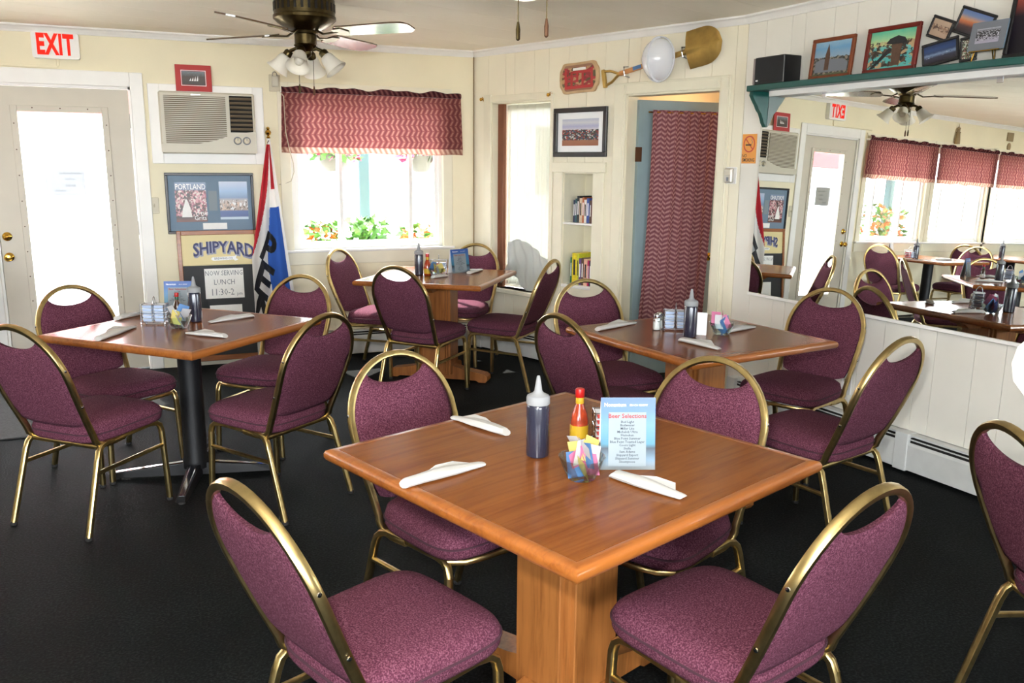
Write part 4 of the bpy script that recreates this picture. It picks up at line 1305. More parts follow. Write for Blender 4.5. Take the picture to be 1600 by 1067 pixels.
print_mat('print_crowd', [(0, C3(150, 92, 66)), (.20, C3(160, 104, 76)), (.22, C3(60, 56, 58)), (.55, C3(64, 60, 66)), (.60, C3(206, 204, 214)), (.72, C3(170, 172, 206)), (.86, C3(206, 208, 214)), (1, C3(178, 184, 206))], (C3(38, 42, 56), C3(150, 52, 46), C3(60, 78, 104), C3(206, 204, 200), C3(38, 58, 50), C3(96, 60, 50)), (.22, .60), 16, .66, wave=.10)
print_mat('print_church', [(0, C3(96, 104, 72)), (.2, C3(86, 88, 80)), (.45, C3(96, 98, 98)), (.55, C3(150, 176, 196)), (.8, C3(112, 164, 204)), (1, C3(150, 186, 206))], (C3(64, 64, 62), C3(140, 130, 116), C3(52, 58, 50)), (.05, .55), 10, .6, wave=.25)
print_mat('print_pier', [(0, C3(90, 180, 172)), (.3, C3(84, 176, 176)), (.55, C3(110, 190, 186)), (.62, C3(206, 210, 140)), (.8, C3(150, 206, 160)), (1, C3(96, 190, 156))], (C3(66, 54, 46), C3(190, 160, 120), C3(96, 74, 58), C3(52, 48, 48)), (.05, .72), 6, .52, wave=.25)
print_mat('print_sunset', [(0, C3(44, 40, 48)), (.3, C3(84, 62, 62)), (.5, C3(196, 112, 70)), (.62, C3(196, 150, 120)), (.8, C3(112, 132, 170)), (1, C3(96, 120, 172))], wave=.1)
print_mat('print_sea', [(0, C3(36, 30, 40)), (.3, C3(44, 46, 66)), (.45, C3(120, 140, 170)), (.55, C3(44, 62, 100)), (.75, C3(36, 66, 116)), (1, C3(22, 38, 72))], (C3(150, 166, 190), C3(40, 50, 80)), (.3, .55), 8, .4, wave=.2)
print_mat('print_sepia', [(0, C3(176, 150, 128)), (1, C3(188, 164, 142))], (C3(96, 76, 66), C3(150, 120, 100)), (.3, .7), 5, .5)
print_mat('print_garden', [(0, C3(40, 42, 34)), (1, C3(70, 80, 66))], (C3(200, 206, 190), C3(150, 90, 84), C3(90, 110, 70), C3(36, 38, 30)), (0, 1), 10, .55)
print_mat('print_group', [(0, C3(176, 170, 190)), (.35, C3(150, 146, 160)), (.4, C3(52, 52, 56)), (.8, C3(70, 70, 72)), (1, C3(180, 182, 196))], (C3(30, 30, 34), C3(200, 200, 210)), (.2, .85), 12, .5, wave=.2)
print_mat('print_dusk', [(0, C3(20, 16, 24)), (.6, C3(30, 24, 36)), (.85, C3(150, 70, 60)), (1, C3(196, 96, 70))])
print_mat('print_magazine', [(0, C3(120, 66, 50)), (.12, C3(60, 44, 44)), (.45, C3(140, 84, 90)), (.75, C3(180, 130, 140)), (.8, C3(110, 120, 150)), (1, C3(130, 150, 180))], (C3(206, 150, 156), C3(60, 50, 54), C3(170, 96, 110), C3(226, 206, 200), C3(96, 60, 56)), (.14, .8), 13, .6)
print_mat('print_harbour', [(0, C3(190, 206, 220)), (.06, C3(190, 206, 220)), (.07, C3(60, 84, 140)), (.22, C3(66, 92, 150)), (.25, C3(160, 140, 124)), (.5, C3(180, 170, 166)), (.58, C3(120, 146, 180)), (.75, C3(150, 180, 214)), (1, C3(190, 200, 220))], (C3(206, 180, 160), C3(104, 90, 80), C3(226, 226, 226)), (.24, .52), 9, .5)
print_mat('print_plaque', [(0, C3(150, 110, 84)), (1, C3(160, 120, 96))], (C3(172, 62, 66), C3(96, 90, 60), C3(190, 150, 110), C3(150, 48, 56)), (.1, .9), 6, .6, .4)

picture('matted_photo', 'small ship photo in a red mat standing on the air conditioner', WB, .126, .369, 2.016, 2.198, .002, 'red_mat', 'print_ship', .042, 'red_mat', y=-.028, dep=.008, lean=-.06)
_rm = bpy.data.objects['matted_photo']
_b = MB()
for a_, b_, c_, d_ in ((-.084, .084, .050, .054), (-.084, .084, -.054, -.050), (-.084, -.080, -.05, .05), (.080, .084, -.05, .05)):
    _b.box(a_, b_, -.0095, -.0080, c_, d_)
_b.build('bevel_line', 'ink_white', _rm, smooth=False)
_b = MB()
for k in range(4):
    _b.prism([(-.03 + .016 * k, -.02), (-.018 + .016 * k, -.02), (-.018 + .016 * k, .0 + .006 * k)], -.0100, -.0086)
_b.build('white_sails', 'ink_white', _rm, smooth=False)
# magazine poster
t = picture('framed_magazine', 'black framed magazine cover and harbour print on blue mat', WB, .004, .622, 1.002, 1.444, .020, 'black_frame', 'matboard', y=-.004, dep=.022)
MB().box(-.245, -.030, -.0105, -.0087, -.135, .152).build('magazine_cover', 'print_magazine', t, smooth=False)
letters(MB(), 'PORTLAND', .056, -.137, -.0112, .118, sx=.72, bold=.0006).build('masthead', 'ink_white', t, smooth=False)
mb = letters(MB(), 'True', .046, -.062, -.0112, -.070, sx=.85); letters(mb, 'Grits', .046, -.078, -.0112, -.108, sx=.9); mb.build('cover_line', 'ink_white', t, smooth=False)
mb = MB().prism([(-.205, -.10), (-.135, -.10), (-.145, -.03), (-.158, .01), (-.166, .03), (-.176, .03), (-.183, .0), (-.198, -.04)], -.0111, -.0106); mb.build('pale_dress', 'paper_white', t, smooth=False)
MB().box(-.015, .045, -.0105, -.0087, -.055, .09).build('caption_strip', 'menu_panel', t, smooth=False)
MB().box(.062, .262, -.0105, -.0087, -.120, .158).build('harbour_print', 'print_harbour', t, smooth=False)
MB().box(-.065, .105, -.0105, -.0087, -.192, -.145).build('name_plate', 'paper_white', t, smooth=False)

t = thing('light_switch', 'beige light switch plate beside the entrance door', 'switch', WB.p(-.076, 0, 1.209))
MB().rbox(-.032, .032, -.006, 0, -.058, .058, .003).build('plate', 'beige_plastic', t, smooth=False)
MB().hull([(-.005, -.006, -.012), (.005, -.006, -.012), (-.005, -.006, .012), (.005, -.006, .012), (-.004, -.016, .004), (.004, -.016, .004), (-.004, -.014, .010), (.004, -.014, .010)]).build('toggle', 'beige_plastic', t, smooth=False)

# easel sign with the brewery lettering
SGL = .10
t = thing('easel_sign', 'wood framed black easel sign reading Shipyard beside the flag', 'sign', WB.p(.345, -.155, 0))
t.rotation_euler = (-.10, 0, 0)
w_, H_ = .575, 1.03
for a, b, c, d in ((-w_ / 2, -w_ / 2 + .03, 0, H_), (w_ / 2 - .03, w_ / 2, 0, H_), (-w_ / 2 + .03, w_ / 2 - .03, H_ - .032, H_), (-w_ / 2 + .03, w_ / 2 - .03, .06, .10)):
    MB().rbox(a, b, -.014, .014, c, d, .003).build('frame_rail', 'oak_frame', t, smooth=False)
MB().box(-w_ / 2 + .03, w_ / 2 - .03, -.004, .004, .10, .772).build('chalk_panel', 'chalk_black', t, smooth=False)
MB().box(-w_ / 2 + .03, w_ / 2 - .03, -.005, .004, .775, H_ - .032).build('name_panel', 'sign_cream', t, smooth=False)
def archy(p):
    return (p[0], p[1], p[2] + .030 * (1 - (p[0] / .21) ** 2) + (p[2] - .885) * .25 * (abs(p[0]) / .2))
def shipyard(y, dx, dz, bold, mat, nm):
    mb = MB()
    letters(mb, 'SHIPYARD', .112, .035 + dx, y, .875 + dz, bold=bold, sx=.86, spacing=.98, fn=archy)
    mb.build(nm, mat, t, smooth=False)
shipyard(-.0062, .006, -.006, .0065, 'ink_lilac', 'letter_shadow')
shipyard(-.0074, 0, 0, .0022, 'ink_navy', 'lettering')
MB().prism([(-.05, .832), (.11, .838), (.125, .848), (.118, .822), (.135, .812), (.112, .802), (.10, .812), (-.045, .806), (-.06, .82)], -.0088, -.0080).build('ribbon', 'ink_white', t, smooth=False)
letters(MB(), 'BREWING CO', .022, .03, -.0096, .821, sx=.95).build('ribbon_text', 'ink_navy', t, smooth=False)
n1 = thing('lunch_notice', 'white paper reading now serving lunch taped to the easel sign', 'notice', WB.p(.370, -.1515 , 0))
n1.rotation_euler = (-.10, 0, 0)
MB().box(-.138, .138, -.0125, -.0118, .525, .748).build('sheet', 'paper_white', n1, smooth=False)
mb = MB()
letters(mb, 'NOW SERVING', .052, 0, -.0132, .712, sx=.76, res=1)
letters(mb, 'LUNCH', .056, .0, -.0132, .645, sx=.8, res=1)
letters(mb, '11:30-2', .070, -.018, -.0132, .570, sx=.8, res=1)
letters(mb, 'pm', .036, .105, -.0132, .556, sx=.9, res=1)
mb.build('handwriting', 'ink_grey', n1, smooth=False)
n2 = thing('blank_notice', 'second white sheet lower down on the easel sign, partly hidden by the table', 'notice', WB.p(.370, -.1515, 0))
n2.rotation_euler = (-.10, 0, 0)
MB().box(-.115, .115, -.0125, -.0118, .28, .475).build('sheet', 'paper_white', n2, smooth=False)

# open flag on a white pole with a brass finial
t = thing('open_flag', 'red white and blue open flag draped on a pole with brass finial', 'flag', WB.p(.735, -.14, 0))
ptop, pbot = Vector((.002, .02, 1.70)), Vector((.178, -.03, .012))
MB().tube([pbot, ptop], .011, n=10).build('pole', 'trim_white', t)
MB().lathe([(.013, 0), (.015, .008), (.010, .014), (.008, .020), (.019, .030), (.023, .042), (.019, .054), (.009, .062), (.013, .070), (.010, .080), (0, .085)], 14, M=XF(.001, .02, 1.695)).build('finial', 'polished_brass', t)
MB().tube([(0, .0, 1.68), (-.010, -.02, 1.665), (-.012, -.015, 1.64), (-.002, .005, 1.65)], .003, n=6).build('clip', 'bronze', t)
def flagp(u, v):
    vv = v ** .8
    xl = -.022 - .150 * min(1, v * 1.9) + .02 * max(0, v - .6)
    xr = .008 + .170 * v
    x = xl + (xr - xl) * u
    f = .02 + .05 * min(1, v * 2)
    y = -.022 - f * (.5 + .5 * math.sin(u * 2.6 * PI + .6 + 1.2 * v)) - .012 * math.sin(u * 17 + v * 4) * min(1, v * 3) - .02 * v
    z = 1.652 - 1.57 * v - .05 * math.sin(u * PI) * v
    return (x, y, z)
def flagm(u, v):
    if u < .62 * (1 - v / .52): return 1
    if .62 < u < .80 and v < .20: return 1
    if u > .92: return 0
    if v > .285 and u > .50 + .05 * math.sin(v * 9) + .06 * max(0, .45 - v) * 0: return 2
    return 0
MB().grid(flagp, 60, 110, mfn=flagm).build('cloth', ['flag_white', 'flag_red', 'flag_blue'], t, angle=3.)
mb = MB()
for ch, u0, v0, sz in (('P', .44, .475, .34), ('E', .26, .625, .42), ('N', .24, .80, .42)):
    vs, fs = text_geo(ch, sz, bold=.012, res=3)
    bm = bmesh.new()
    bv = [bm.verts.new(p) for p in vs]
    for f_ in fs:
        try: bm.faces.new([bv[i] for i in f_])
        except ValueError: pass
    bmesh.ops.triangulate(bm, faces=bm.faces[:])
    bmesh.ops.subdivide_edges(bm, edges=bm.edges[:], cuts=2, use_grid_fill=True)
    bm.verts.index_update()
    out = []
    ca_, sa_ = math.cos(-.5), math.sin(-.5)
    for vtx in bm.verts:
        a, c = vtx.co.x * ca_ - vtx.co.z * sa_, vtx.co.x * sa_ + vtx.co.z * ca_
        u, v = min(.99, max(.01, u0 + a * 2.0)), v0 - c * .56
        p = flagp(u, v)
        out.append((p[0], p[1] - .004, p[2]))
    mb.add(out, [tuple(q.index for q in f_.verts) for f_ in bm.faces])
    bm.free()
mb.build('lettering', 'ink_black', t, smooth=False)

# chime box with its hanging tag and wire
t = thing('door_chime', 'small brown box with a grey padlock shaped unit above the flag', 'chime', WB.p(.812, 0, 2.10))
MB().rbox(-.040, .040, -.018, 0, -.062, .060, .004).build('back_box', 'beige_plastic', t, smooth=False)
MB().rbox(-.024, .026, -.040, -.018, -.030, .048, .006).build('unit', 'ac_plastic', t, smooth=False)
MB().tube([(-.014, -.03, .045)] + [(-.0 + .016 * math.cos(PI - PI * i / 8), -.03, .056 + .022 * math.sin(PI * i / 8)) for i in range(9)] + [(.016, -.03, .045)], .003, n=6).build('hook', 'steel_wire', t)
pts = [(.03, -.014, -.05), (.05, -.10, -.10), (.052, -.105, -.35), (.075, -.10, -.48), (.105, -.06, -.58), (.110, -.035, -.65), (.088, -.02, -.715), (.04, -.012, -.735), (.0, -.01, -.74)]
MB().tube(pts, .0035, n=6).build('wire', 'beige_plastic', t)

# ------------------------------------------------------------------ valances
def valance(label, w, s0, s1, z0, z1, seed):
    t = thing('valance', label, 'valance', w.o, w.rz, 'herringbone window valances')
    rnd = random.Random(seed)
    ph = [rnd.uniform(0, 6.28) for _ in range(5)]
    L = s1 - s0
    hz0 = z1 - .052
    def wob(u, v):
        k = .2 + .8 * v
        return -.066 + .012 * k * math.sin(u * L * 11 + ph[0]) + .010 * k * math.sin(u * L * 31 + ph[1]) * math.sin(u * L * 5 + ph[4]) + .004 * math.sin(u * L * 61 + ph[2])
    n = int(L * 70)
    sp = .03 if L < 1.6 else .0
    def body(u, v):
        return (s0 + L * u + .03 * (u - .5) * v, wob(u, v), hz0 + (z0 + .045 - hz0) * v)
    def hem(u, v):
        p = body(u, 1)
        return (p[0], p[1] - .002, p[2] - .045 * v + .004 * math.sin(u * L * 19 + ph[3]) * v)
    def head(u, v):
        p = body(u, 0)
        zz = hz0 + (.040 + .012 * math.sin(u * L * 24 + ph[3]) * math.sin(u * L * 7 + ph[4])) * v
        return (p[0], p[1] - .006 + .010 * math.sin(u * L * 90) * v - .010 * math.sin(PI * v), zz)
    MB().grid(body, n, 14, uvfn=lambda u, v: (L * 1.15 * u, .45 * v)).build('cloth', 'herringbone', t, angle=3.)
    MB().grid(hem, n, 2, uvfn=lambda u, v: (L * 1.15 * u, .45 + .045 * v)).build('hem', 'herringbone_backlit', t, angle=3.)  # backlight painted into the hem colours
    MB().grid(head, n, 4, uvfn=lambda u, v: (L * 1.15 * u, .05 * v)).build('ruffle_header', 'herringbone_unlit', t, angle=3.)  # lack of backlight painted into the header colours
    MB().tube([(s0 - .005, -.058, hz0 + .004), (s1 + .005, -.058, hz0 + .004)], .006, n=8).build('rod', 'trim_white', t)
    for s_ in (s0 + .01, s1 - .01):
        MB().box(s_ - .006, s_ + .006, -.06, 0, hz0 - .006, hz0 + .012).build('rod_bracket', 'trim_white', t, smooth=False)
valance('pink zigzag valance over the corner street window', WB, .850, 2.250, 1.592, 2.085, 1)
valance('zigzag valance over the street window next to the entrance door, seen in the mirror', WB, -2.56, -1.215, 1.612, 2.085, 2)
valance('zigzag valance in the middle of the row seen in the mirror', WB, -3.93, -2.60, 1.612, 2.085, 3)
valance('zigzag valance at the end of the row seen in the mirror', WB, -5.30, -3.95, 1.612, 2.085, 4)
# small plaques above the mirrored valances
t = thing('carved_lighthouse', 'small brown lighthouse ornament above the mirrored valances', 'ornament', WB.p(-2.98, 0, 2.10))
MB().lathe([(.034, 0), (.030, .06), (.022, .13), (.028, .135), (.028, .145), (.018, .15), (.018, .18), (.024, .185), (.004, .21), (0, .25)], 12, M=XF(0, -.035, 0)).build('tower', 'brown_device', t)
t = thing('hanging_plaque', 'small brown two piece plaque above the far mirrored valance', 'plaque', WB.p(-4.25, 0, 2.22))
MB().rbox(-.075, .075, -.015, 0, 0, .11, .004).build('board', 'brown_device', t, smooth=False)
MB().prism([(.04 * math.cos(a_ * PI / 6), -.07 + .05 * math.sin(a_ * PI / 6)) for a_ in range(12)], -.012, 0).build('pendant', 'brown_device', t, smooth=False)

# ------------------------------------------------------------------ things on the door wall
# plaque, golden shovel, hard hat
t = thing('tile_plaque', 'red and brown scalloped wall plaque beside the golden shovel', 'plaque', W1.p(-4.185, 0, 2.136), W1.rz)
t.rotation_euler = (Matrix.Rotation(W1.rz, 4, 'Z') @ Matrix.Rotation(-.03, 4, 'Y')).to_euler()
ol = []
for i in range(40):
    a_ = 2 * PI * i / 40
    c_, s_ = math.cos(a_), math.sin(a_)
    r_ = 1 + .035 * math.cos(6 * a_)
    ol.append((.178 * math.copysign(abs(c_) ** .42, c_) * r_, .108 * math.copysign(abs(s_) ** .42, s_) * r_))
MB().prism(ol, -.020, -.002).build('slab', 'tan_edge', t, angle=.7)
MB().prism([(x * .86, z * .84) for x, z in ol], -.0225, -.0198).build('print', 'print_plaque', t, smooth=False)
mb = MB()
for q in ((-.075, .115, .030, .047), (-.075, -.055, -.055, .047), (.03, .05, -.055, .03), (-.02, .0, -.03, .03), (-.11, .13, -.075, -.055), (.115, .135, -.075, .06), (-.13, -.11, -.075, .06)):
    mb.box(q[0], q[1], -.0236, -.0222, q[2], q[3])
mb.build('red_bands', 'red_mat', t, smooth=False)
MB().box(-.05, .07, -.0246, -.0234, .050, .068).build('white_tab', 'paper_white', t, smooth=False)

t = thing('golden_shovel', 'ceremonial gold painted shovel mounted over the doorway', 'shovel', W1.p(-3.485, -.03, 2.196), W1.rz)
tilt = .185
t.rotation_euler = (Matrix.Rotation(W1.rz, 4, 'Z') @ Matrix.Rotation(-tilt, 4, 'Y')).to_euler()
MB().tube([(-.32, 0, 0), (.24, 0, 0)], .016, n=12).build('shaft', 'warm_wood', t)
MB().tube([(.12, 0, 0), (.30, 0, 0)], .018, n=12).build('socket', 'gold_paint', t)
MB().tube([(-.30, 0, 0), (-.34, 0, .006), (-.40, 0, .038), (-.455, 0, .048)], .009, .012, 8, up=(0, 1, 0)).tube([(-.30, 0, 0), (-.34, 0, -.006), (-.40, 0, -.038), (-.455, 0, -.048)], .009, .012, 8, up=(0, 1, 0)).rbox(-.475, -.448, -.014, .014, -.062, .062, .005).build('grip', 'gold_paint', t)
def blade(u, v):
    x = .24 + .235 * u
    hw = .118 * (1 if u < .45 else math.sqrt(max(0, 1 - ((u - .45) / .55) ** 2.2)))
    zz = (2 * v - 1) * hw
    return (x, -.010 - .030 * (1 - (2 * v - 1) ** 2) + .02 * u - .012 * (max(0, 1 - abs(2 * v - 1) * 5)) * (1 - u), zz)
MB().grid(blade, 16, 20).build('blade', 'gold_paint', t, angle=1., solid=.003)
for x in (-.27, .20):
    MB().tube([(x, -.018, -.03), (x, -.024, 0), (x, -.018, .03), (x, .03, .036)], .005, n=6).tube([(x, -.018, -.03), (x, .03, -.036)], .005, n=6).build('mounting_clip', 'steel_wire', t)
MB().box(-.20, -.13, -.0165, -.0155, -.012, .012).build('blue_label', 'packet_blue', t, smooth=False)

t = thing('hard_hat', 'white hard hat hanging on the golden shovel', 'helmet', W1.p(-3.455, -.062, 2.200), W1.rz)
vs, fs = [], []
n_, m_ = 26, 10
for j in range(m_ + 1):
    a_ = PI / 2 * j / m_
    for i in range(n_):
        b_ = 2 * PI * i / n_
        vs.append((.108 * math.cos(a_) * math.cos(b_), -.125 * math.sin(a_) - .004 * (abs(math.cos(b_)) > .985) , .132 * math.cos(a_) * math.sin(b_)))
for j in range(m_):
    for i in range(n_):
        i2 = (i + 1) % n_
        fs.append((j * n_ + i, j * n_ + i2, (j + 1) * n_ + i2, (j + 1) * n_ + i))
MB().add(vs, fs).build('shell', 'hat_white', t, angle=1.2)
MB().tube([(.116 * math.cos(2 * PI * i / 30), .0, .140 * math.sin(2 * PI * i / 30)) for i in range(30)], .005, .009, 6, up=(0, 1, 0), closed=True).build('brim', 'hat_white', t)
MB().tube([(0, -.127 * math.sin(PI / 2 * k / 8), .134 * math.cos(PI / 2 * k / 8)) for k in range(9)] + [(0, -.127 * math.cos(PI / 2 * k / 8), -.134 * math.sin(PI / 2 * k / 8)) for k in range(1, 9)], .012, .004, 6, up=(1, 0, 0)).build('ridge', 'hat_white', t)

picture('crowd_photo', 'black framed group photo under a cloudy sky above the book niche', W1, -4.418, -3.913, 1.582, 1.929, .034, 'black_frame', 'print_crowd', .045, 'card_white', y=-.004, dep=.022)

# key lock box and sign beside the mirror
t = thing('lock_box', 'small silver lock box beside the doorway', 'lock box', W1.p(-2.911, 0, 1.468), W1.rz)
MB().rbox(-.040, .040, -.006, 0, -.052, .052, .004).build('back_plate', 'trim_white', t, smooth=False)
MB().rbox(-.032, .026, -.040, -.006, -.046, .046, .008).build('body', 'device_silver', t, smooth=False)
MB().rbox(-.026, .020, -.046, -.040, .002, .038, .003).build('window', 'ac_plastic', t, smooth=False)
MB().rbox(-.010, .006, -.044, -.040, -.034, -.010, .003).build('button', 'ink_grey', t, smooth=False)

t = thing('no_smoking_sign', 'orange no smoking sign on the wall beside the mirror', 'sign', W2.p(-4.054, 0, 1.630), W2.rz)
MB().box(-.061, .061, -.003, 0, -.088, .088).build('plate', 'orange_sign', t, smooth=False)
MB().tube([(.046 * math.cos(2 * PI * i / 28), -.0036, .028 + .046 * math.sin(2 * PI * i / 28)) for i in range(28)], .0045, .0008, 6, up=(0, 1, 0), closed=True).tube([(-.032, -.0036, .060), (.032, -.0036, -.004)], .0045, .0008, 4, up=(0, 1, 0)).build('prohibition_ring', 'sign_stroke', t)
MB().box(-.030, .018, -.0042, -.0032, .019, .027).build('cigarette', 'ink_black', t, smooth=False)
MB().tube([(.020, -.0036, .030), (.030, -.0036, .040), (.018, -.0036, .050), (.028, -.0036, .062)], .0022, .0006, 4, up=(0, 1, 0)).build('smoke_curl', 'ink_grey', t)
mb = letters(MB(), 'NO', .028, -.036, -.0036, -.042); letters(mb, 'SMOKING', .029, 0, -.0036, -.068, sx=.82, bold=.0004); mb.build('lettering', 'ink_black', t, smooth=False)

# books in the niche
BK = [('navy', C3(36, 44, 74)), ('teal', C3(36, 84, 92)), ('black', C3(34, 34, 38)), ('cream', C3(206, 184, 156)), ('orange brown', C3(176, 96, 58)), ('white', C3(226, 222, 212)), ('blue', C3(50, 78, 150)), ('brown', C3(92, 66, 50)), ('dark red', C3(110, 40, 46)), ('yellow', C3(232, 210, 38)), ('lime', C3(206, 206, 50)), ('violet', C3(96, 70, 134)), ('magenta', C3(190, 44, 96)), ('green', C3(40, 110, 74)), ('peach', C3(226, 178, 150))]
for nm, c_ in BK:
    pmat('book_' + nm, c_, .5, var=.15, vscale=60)
pmat('book_pages', C3(226, 216, 196), .8)
def book(x, z, th, h, dp, col, label, group, lean=0.):
    t = thing('book', label, 'book', W1.p(x, .03, z), W1.rz, group)
    t.rotation_euler = (0, lean, W1.rz)
    MB().box(.001, th - .001, .006, dp, .002, h - .002).build('pages', 'book_pages', t, smooth=False)
    MB().box(0, .0015, .002, dp + .002, 0, h).box(th - .0015, th, .002, dp + .002, 0, h).rbox(0, th, 0, .003, 0, h, .001).build('cover', 'book_' + col, t, smooth=False)
    MB().box(th * .3, th * .7, -.0006, .0, h * .3, h * .8).build('spine_title', 'ink_white' if col not in ('white', 'cream', 'yellow', 'lime', 'peach') else 'ink_black', t, smooth=False)
x = -4.252
for th, h, dp, col, d in ((.018, .165, .13, 'navy', 'first'), (.016, .175, .13, 'teal', 'second'), (.022, .195, .14, 'black', 'tallest'), (.026, .180, .13, 'cream', 'pale'), (.018, .185, .13, 'orange brown', 'rusty'), (.022, .170, .13, 'white', 'white spined'), (.026, .182, .13, 'blue', 'bright'), (.018, .165, .12, 'brown', 'slim'), (.024, .172, .13, 'dark red', 'last')):
    book(x, 1.1045, th, h, dp, col, '%s %s book in the upper row of the wall niche' % (d, col), 'books on the upper niche shelf'); x += th + .0015
x = -4.268
for th, h, dp, col, d in ((.016, .20, .14, 'green', 'first narrow'), (.046, .235, .18, 'yellow', 'thick'), (.018, .23, .17, 'lime', 'tall'), (.022, .20, .15, 'violet', 'dull'), (.024, .205, .15, 'brown', 'worn'), (.034, .20, .15, 'peach', 'soft'), (.016, .19, .14, 'magenta', 'vivid'), (.024, .19, .14, 'navy', 'last dark')):
    book(x, .6385, th, h, dp, col, '%s %s book in the lower row of the wall niche' % (d, col), 'books on the lower niche shelf'); x += th + .0015

# ------------------------------------------------------------------ mirror wall
t = thing('wall_mirror', 'wide frameless mirror filling the wall under the teal shelf', 'mirror', W2.p(-3.93, -.043, .762), W2.rz)
ML, MH = 5.2, 1.18
t.rotation_euler = (Matrix.Rotation(W2.rz, 4, 'Z') @ Matrix.Rotation(-.0235, 4, 'X')).to_euler()
MB().box(0, ML, -.003, .003, 0, MH).build('glass', 'mirror', t, smooth=False)
MB().box(-.001, ML + .001, .0035, .012, -.004, MH).build('backing', 'trim_white', t, smooth=False)
for x in (.45, 1.45, 2.6):
    MB().rbox(x - .015, x + .015, -.006, -.003, MH - .045, MH - .012, .002).build('clip', 'chrome', t, smooth=False)
MB().rbox(-.004, ML, -.012, -.003, -.012, .006, .002).build('bottom_channel', 'trim_white', t, smooth=False)

t = thing('picture_shelf', 'long dark teal wall shelf above the mirror carrying pictures', 'shelf', W2.p(0, 0, 0), W2.rz)
MB().rbox(-3.945, 1.4, -.155, 0, 1.952, 1.985, .004).build('board', 'teal_paint', t, smooth=False)
MB().box(-3.84, 1.4, -.075, -.012, 1.922, 1.9515).build('light_valance', 'trim_white', t, smooth=False)
brk = [(-.020, 1.951), (-.14, 1.951), (-.145, 1.93), (-.125, 1.90), (-.105, 1.875), (-.09, 1.85), (-.07, 1.83), (-.055, 1.80), (-.045, 1.775), (-.03, 1.755), (-.024, 1.752)]
for s_ in (-3.912, -1.2):
    n_ = len(brk)
    vs = [(s_ - .015, y, z) for y, z in brk] + [(s_ + .015, y, z) for y, z in brk]
    fs = [tuple(range(n_)), tuple(range(n_, 2 * n_))[::-1]] + [(i, (i + 1) % n_, n_ + (i + 1) % n_, n_ + i) for i in range(n_)]
    MB().add(vs, fs).build('bracket', 'teal_paint', t, smooth=False)
ZS = 1.9852
t = thing('bookshelf_speaker', 'black box loudspeaker lying on the end of the teal shelf', 'speaker', W2.p(-3.790, -.078, ZS), W2.rz)
MB().rbox(-.108, .122, -.065, .065, 0, .150, .004).build('cabinet', 'black_plastic', t, smooth=False)
MB().rbox(-.122, -.109, -.065, .063, .002, .148, .003).build('front_bezel', 'speaker_side', t, smooth=False)
MB().box(-.100, .115, -.0662, -.0650, .008, .142).build('grille_cloth', 'speaker_cloth', t, smooth=False)
MB().box(-.092, -.075, -.0675, -.0662, .018, .026).build('badge', 'ink_white', t, smooth=False)

picture('church_print', 'walnut framed print of a church beside the speaker on the teal shelf', W2, -3.558, -3.272, ZS, ZS + .215, .020, 'walnut_frame', 'print_church', 0, y=-.045, lean=-.10, group='pictures on the teal shelf')
picture('pier_print', 'mahogany framed print of a pier pavilion on the teal shelf', W2, -3.196, -2.888, ZS, ZS + .225, .022, 'mahogany_frame', 'print_pier', 0, y=-.045, lean=-.10, group='pictures on the teal shelf')
_c = bpy.data.objects['church_print']
MB().prism([(-.045, -.06), (-.045, .02), (-.03, .075), (-.015, .02), (-.015, -.06)], -.0100, -.0087).build('printed_steeple', 'book_brown', _c, smooth=False)
MB().prism([(-.11, -.07), (-.11, -.015), (-.07, .0), (.08, -.01), (.11, -.03), (.11, -.07)], -.0095, -.0087).build('printed_nave', 'ink_grey', _c, smooth=False)
_c = bpy.data.objects['pier_print']
MB().prism([(-.035, .028), (-.015, .050), (.03, .062), (.07, .050), (.088, .028), (.06, .022), (.0, .022)], -.0100, -.0087).build('printed_roof', 'book_black', _c, smooth=False)
MB().prism([(.0, .022), (.06, .022), (.055, -.08), (.01, -.08)], -.0097, -.0087).build('printed_pavilion', 'book_brown', _c, smooth=False)
MB().prism([(-.12, -.088), (-.10, -.088), (.0, -.01), (.0, .004), (-.02, .004)], -.0096, -.0087).build('printed_stairs', 'book_black', _c, smooth=False)
for a_, b_, c_, d_, r_, pm, lab, yy in (
    (-2.862, -2.738, 2.115, 2.215, math.radians(22), 'print_sepia', 'small tilted black frame with a tan print in the photo cluster', -.020),
    (-2.715, -2.530, 2.102, 2.222, math.radians(22), 'print_sunset', 'tilted black frame with a sunset in the photo cluster', -.030),
    (-2.862, -2.672, 2.000, 2.108, math.radians(-8), 'print_sea', 'black frame with a night sea in the photo cluster', -.050),
    (-2.656, -2.572, 1.997, 2.105, math.radians(-3), 'print_garden', 'small dark photo of leaves in the photo cluster', -.065)):
    picture('black_framed_photo', lab, W2, a_, b_, c_, d_, .013, 'black_frame', pm, 0, y=yy, roll=r_, dep=.012, group='photo cluster on the teal shelf')
tp = picture('easel_photo', 'grey matted group photo on a small brass easel', W2, -2.590, -2.420, 2.030, 2.155, .003, 'matboard', 'print_group', .028, 'ink_grey', y=-.098, lean=-.18, dep=.006)
te = thing('picture_easel', 'tiny brass easel holding the grey matted photo', 'easel', W2.p(-2.508, -.10, ZS), W2.rz)
for s_ in (-1, 1):
    MB().tube([(s_ * .055, -.018, 0), (s_ * .030, .012, .15)], .0028, n=6).build('leg', 'polished_brass', te)
MB().tube([(0, .060, 0), (0, .014, .13)], .0028, n=6).build('rear_leg', 'polished_brass', te)
MB().tube([(-.07, -.016, .045), (.07, -.016, .045)], .003, n=6).build('ledge', 'polished_brass', te)
picture('dusk_photo', 'tall dark framed photo with a red dusk sky at the photo edge', W2, -2.440, -2.200, ZS, ZS + .30, .018, 'black_frame', 'print_dusk', 0, y=-.055, lean=-.14, group='pictures on the teal shelf')

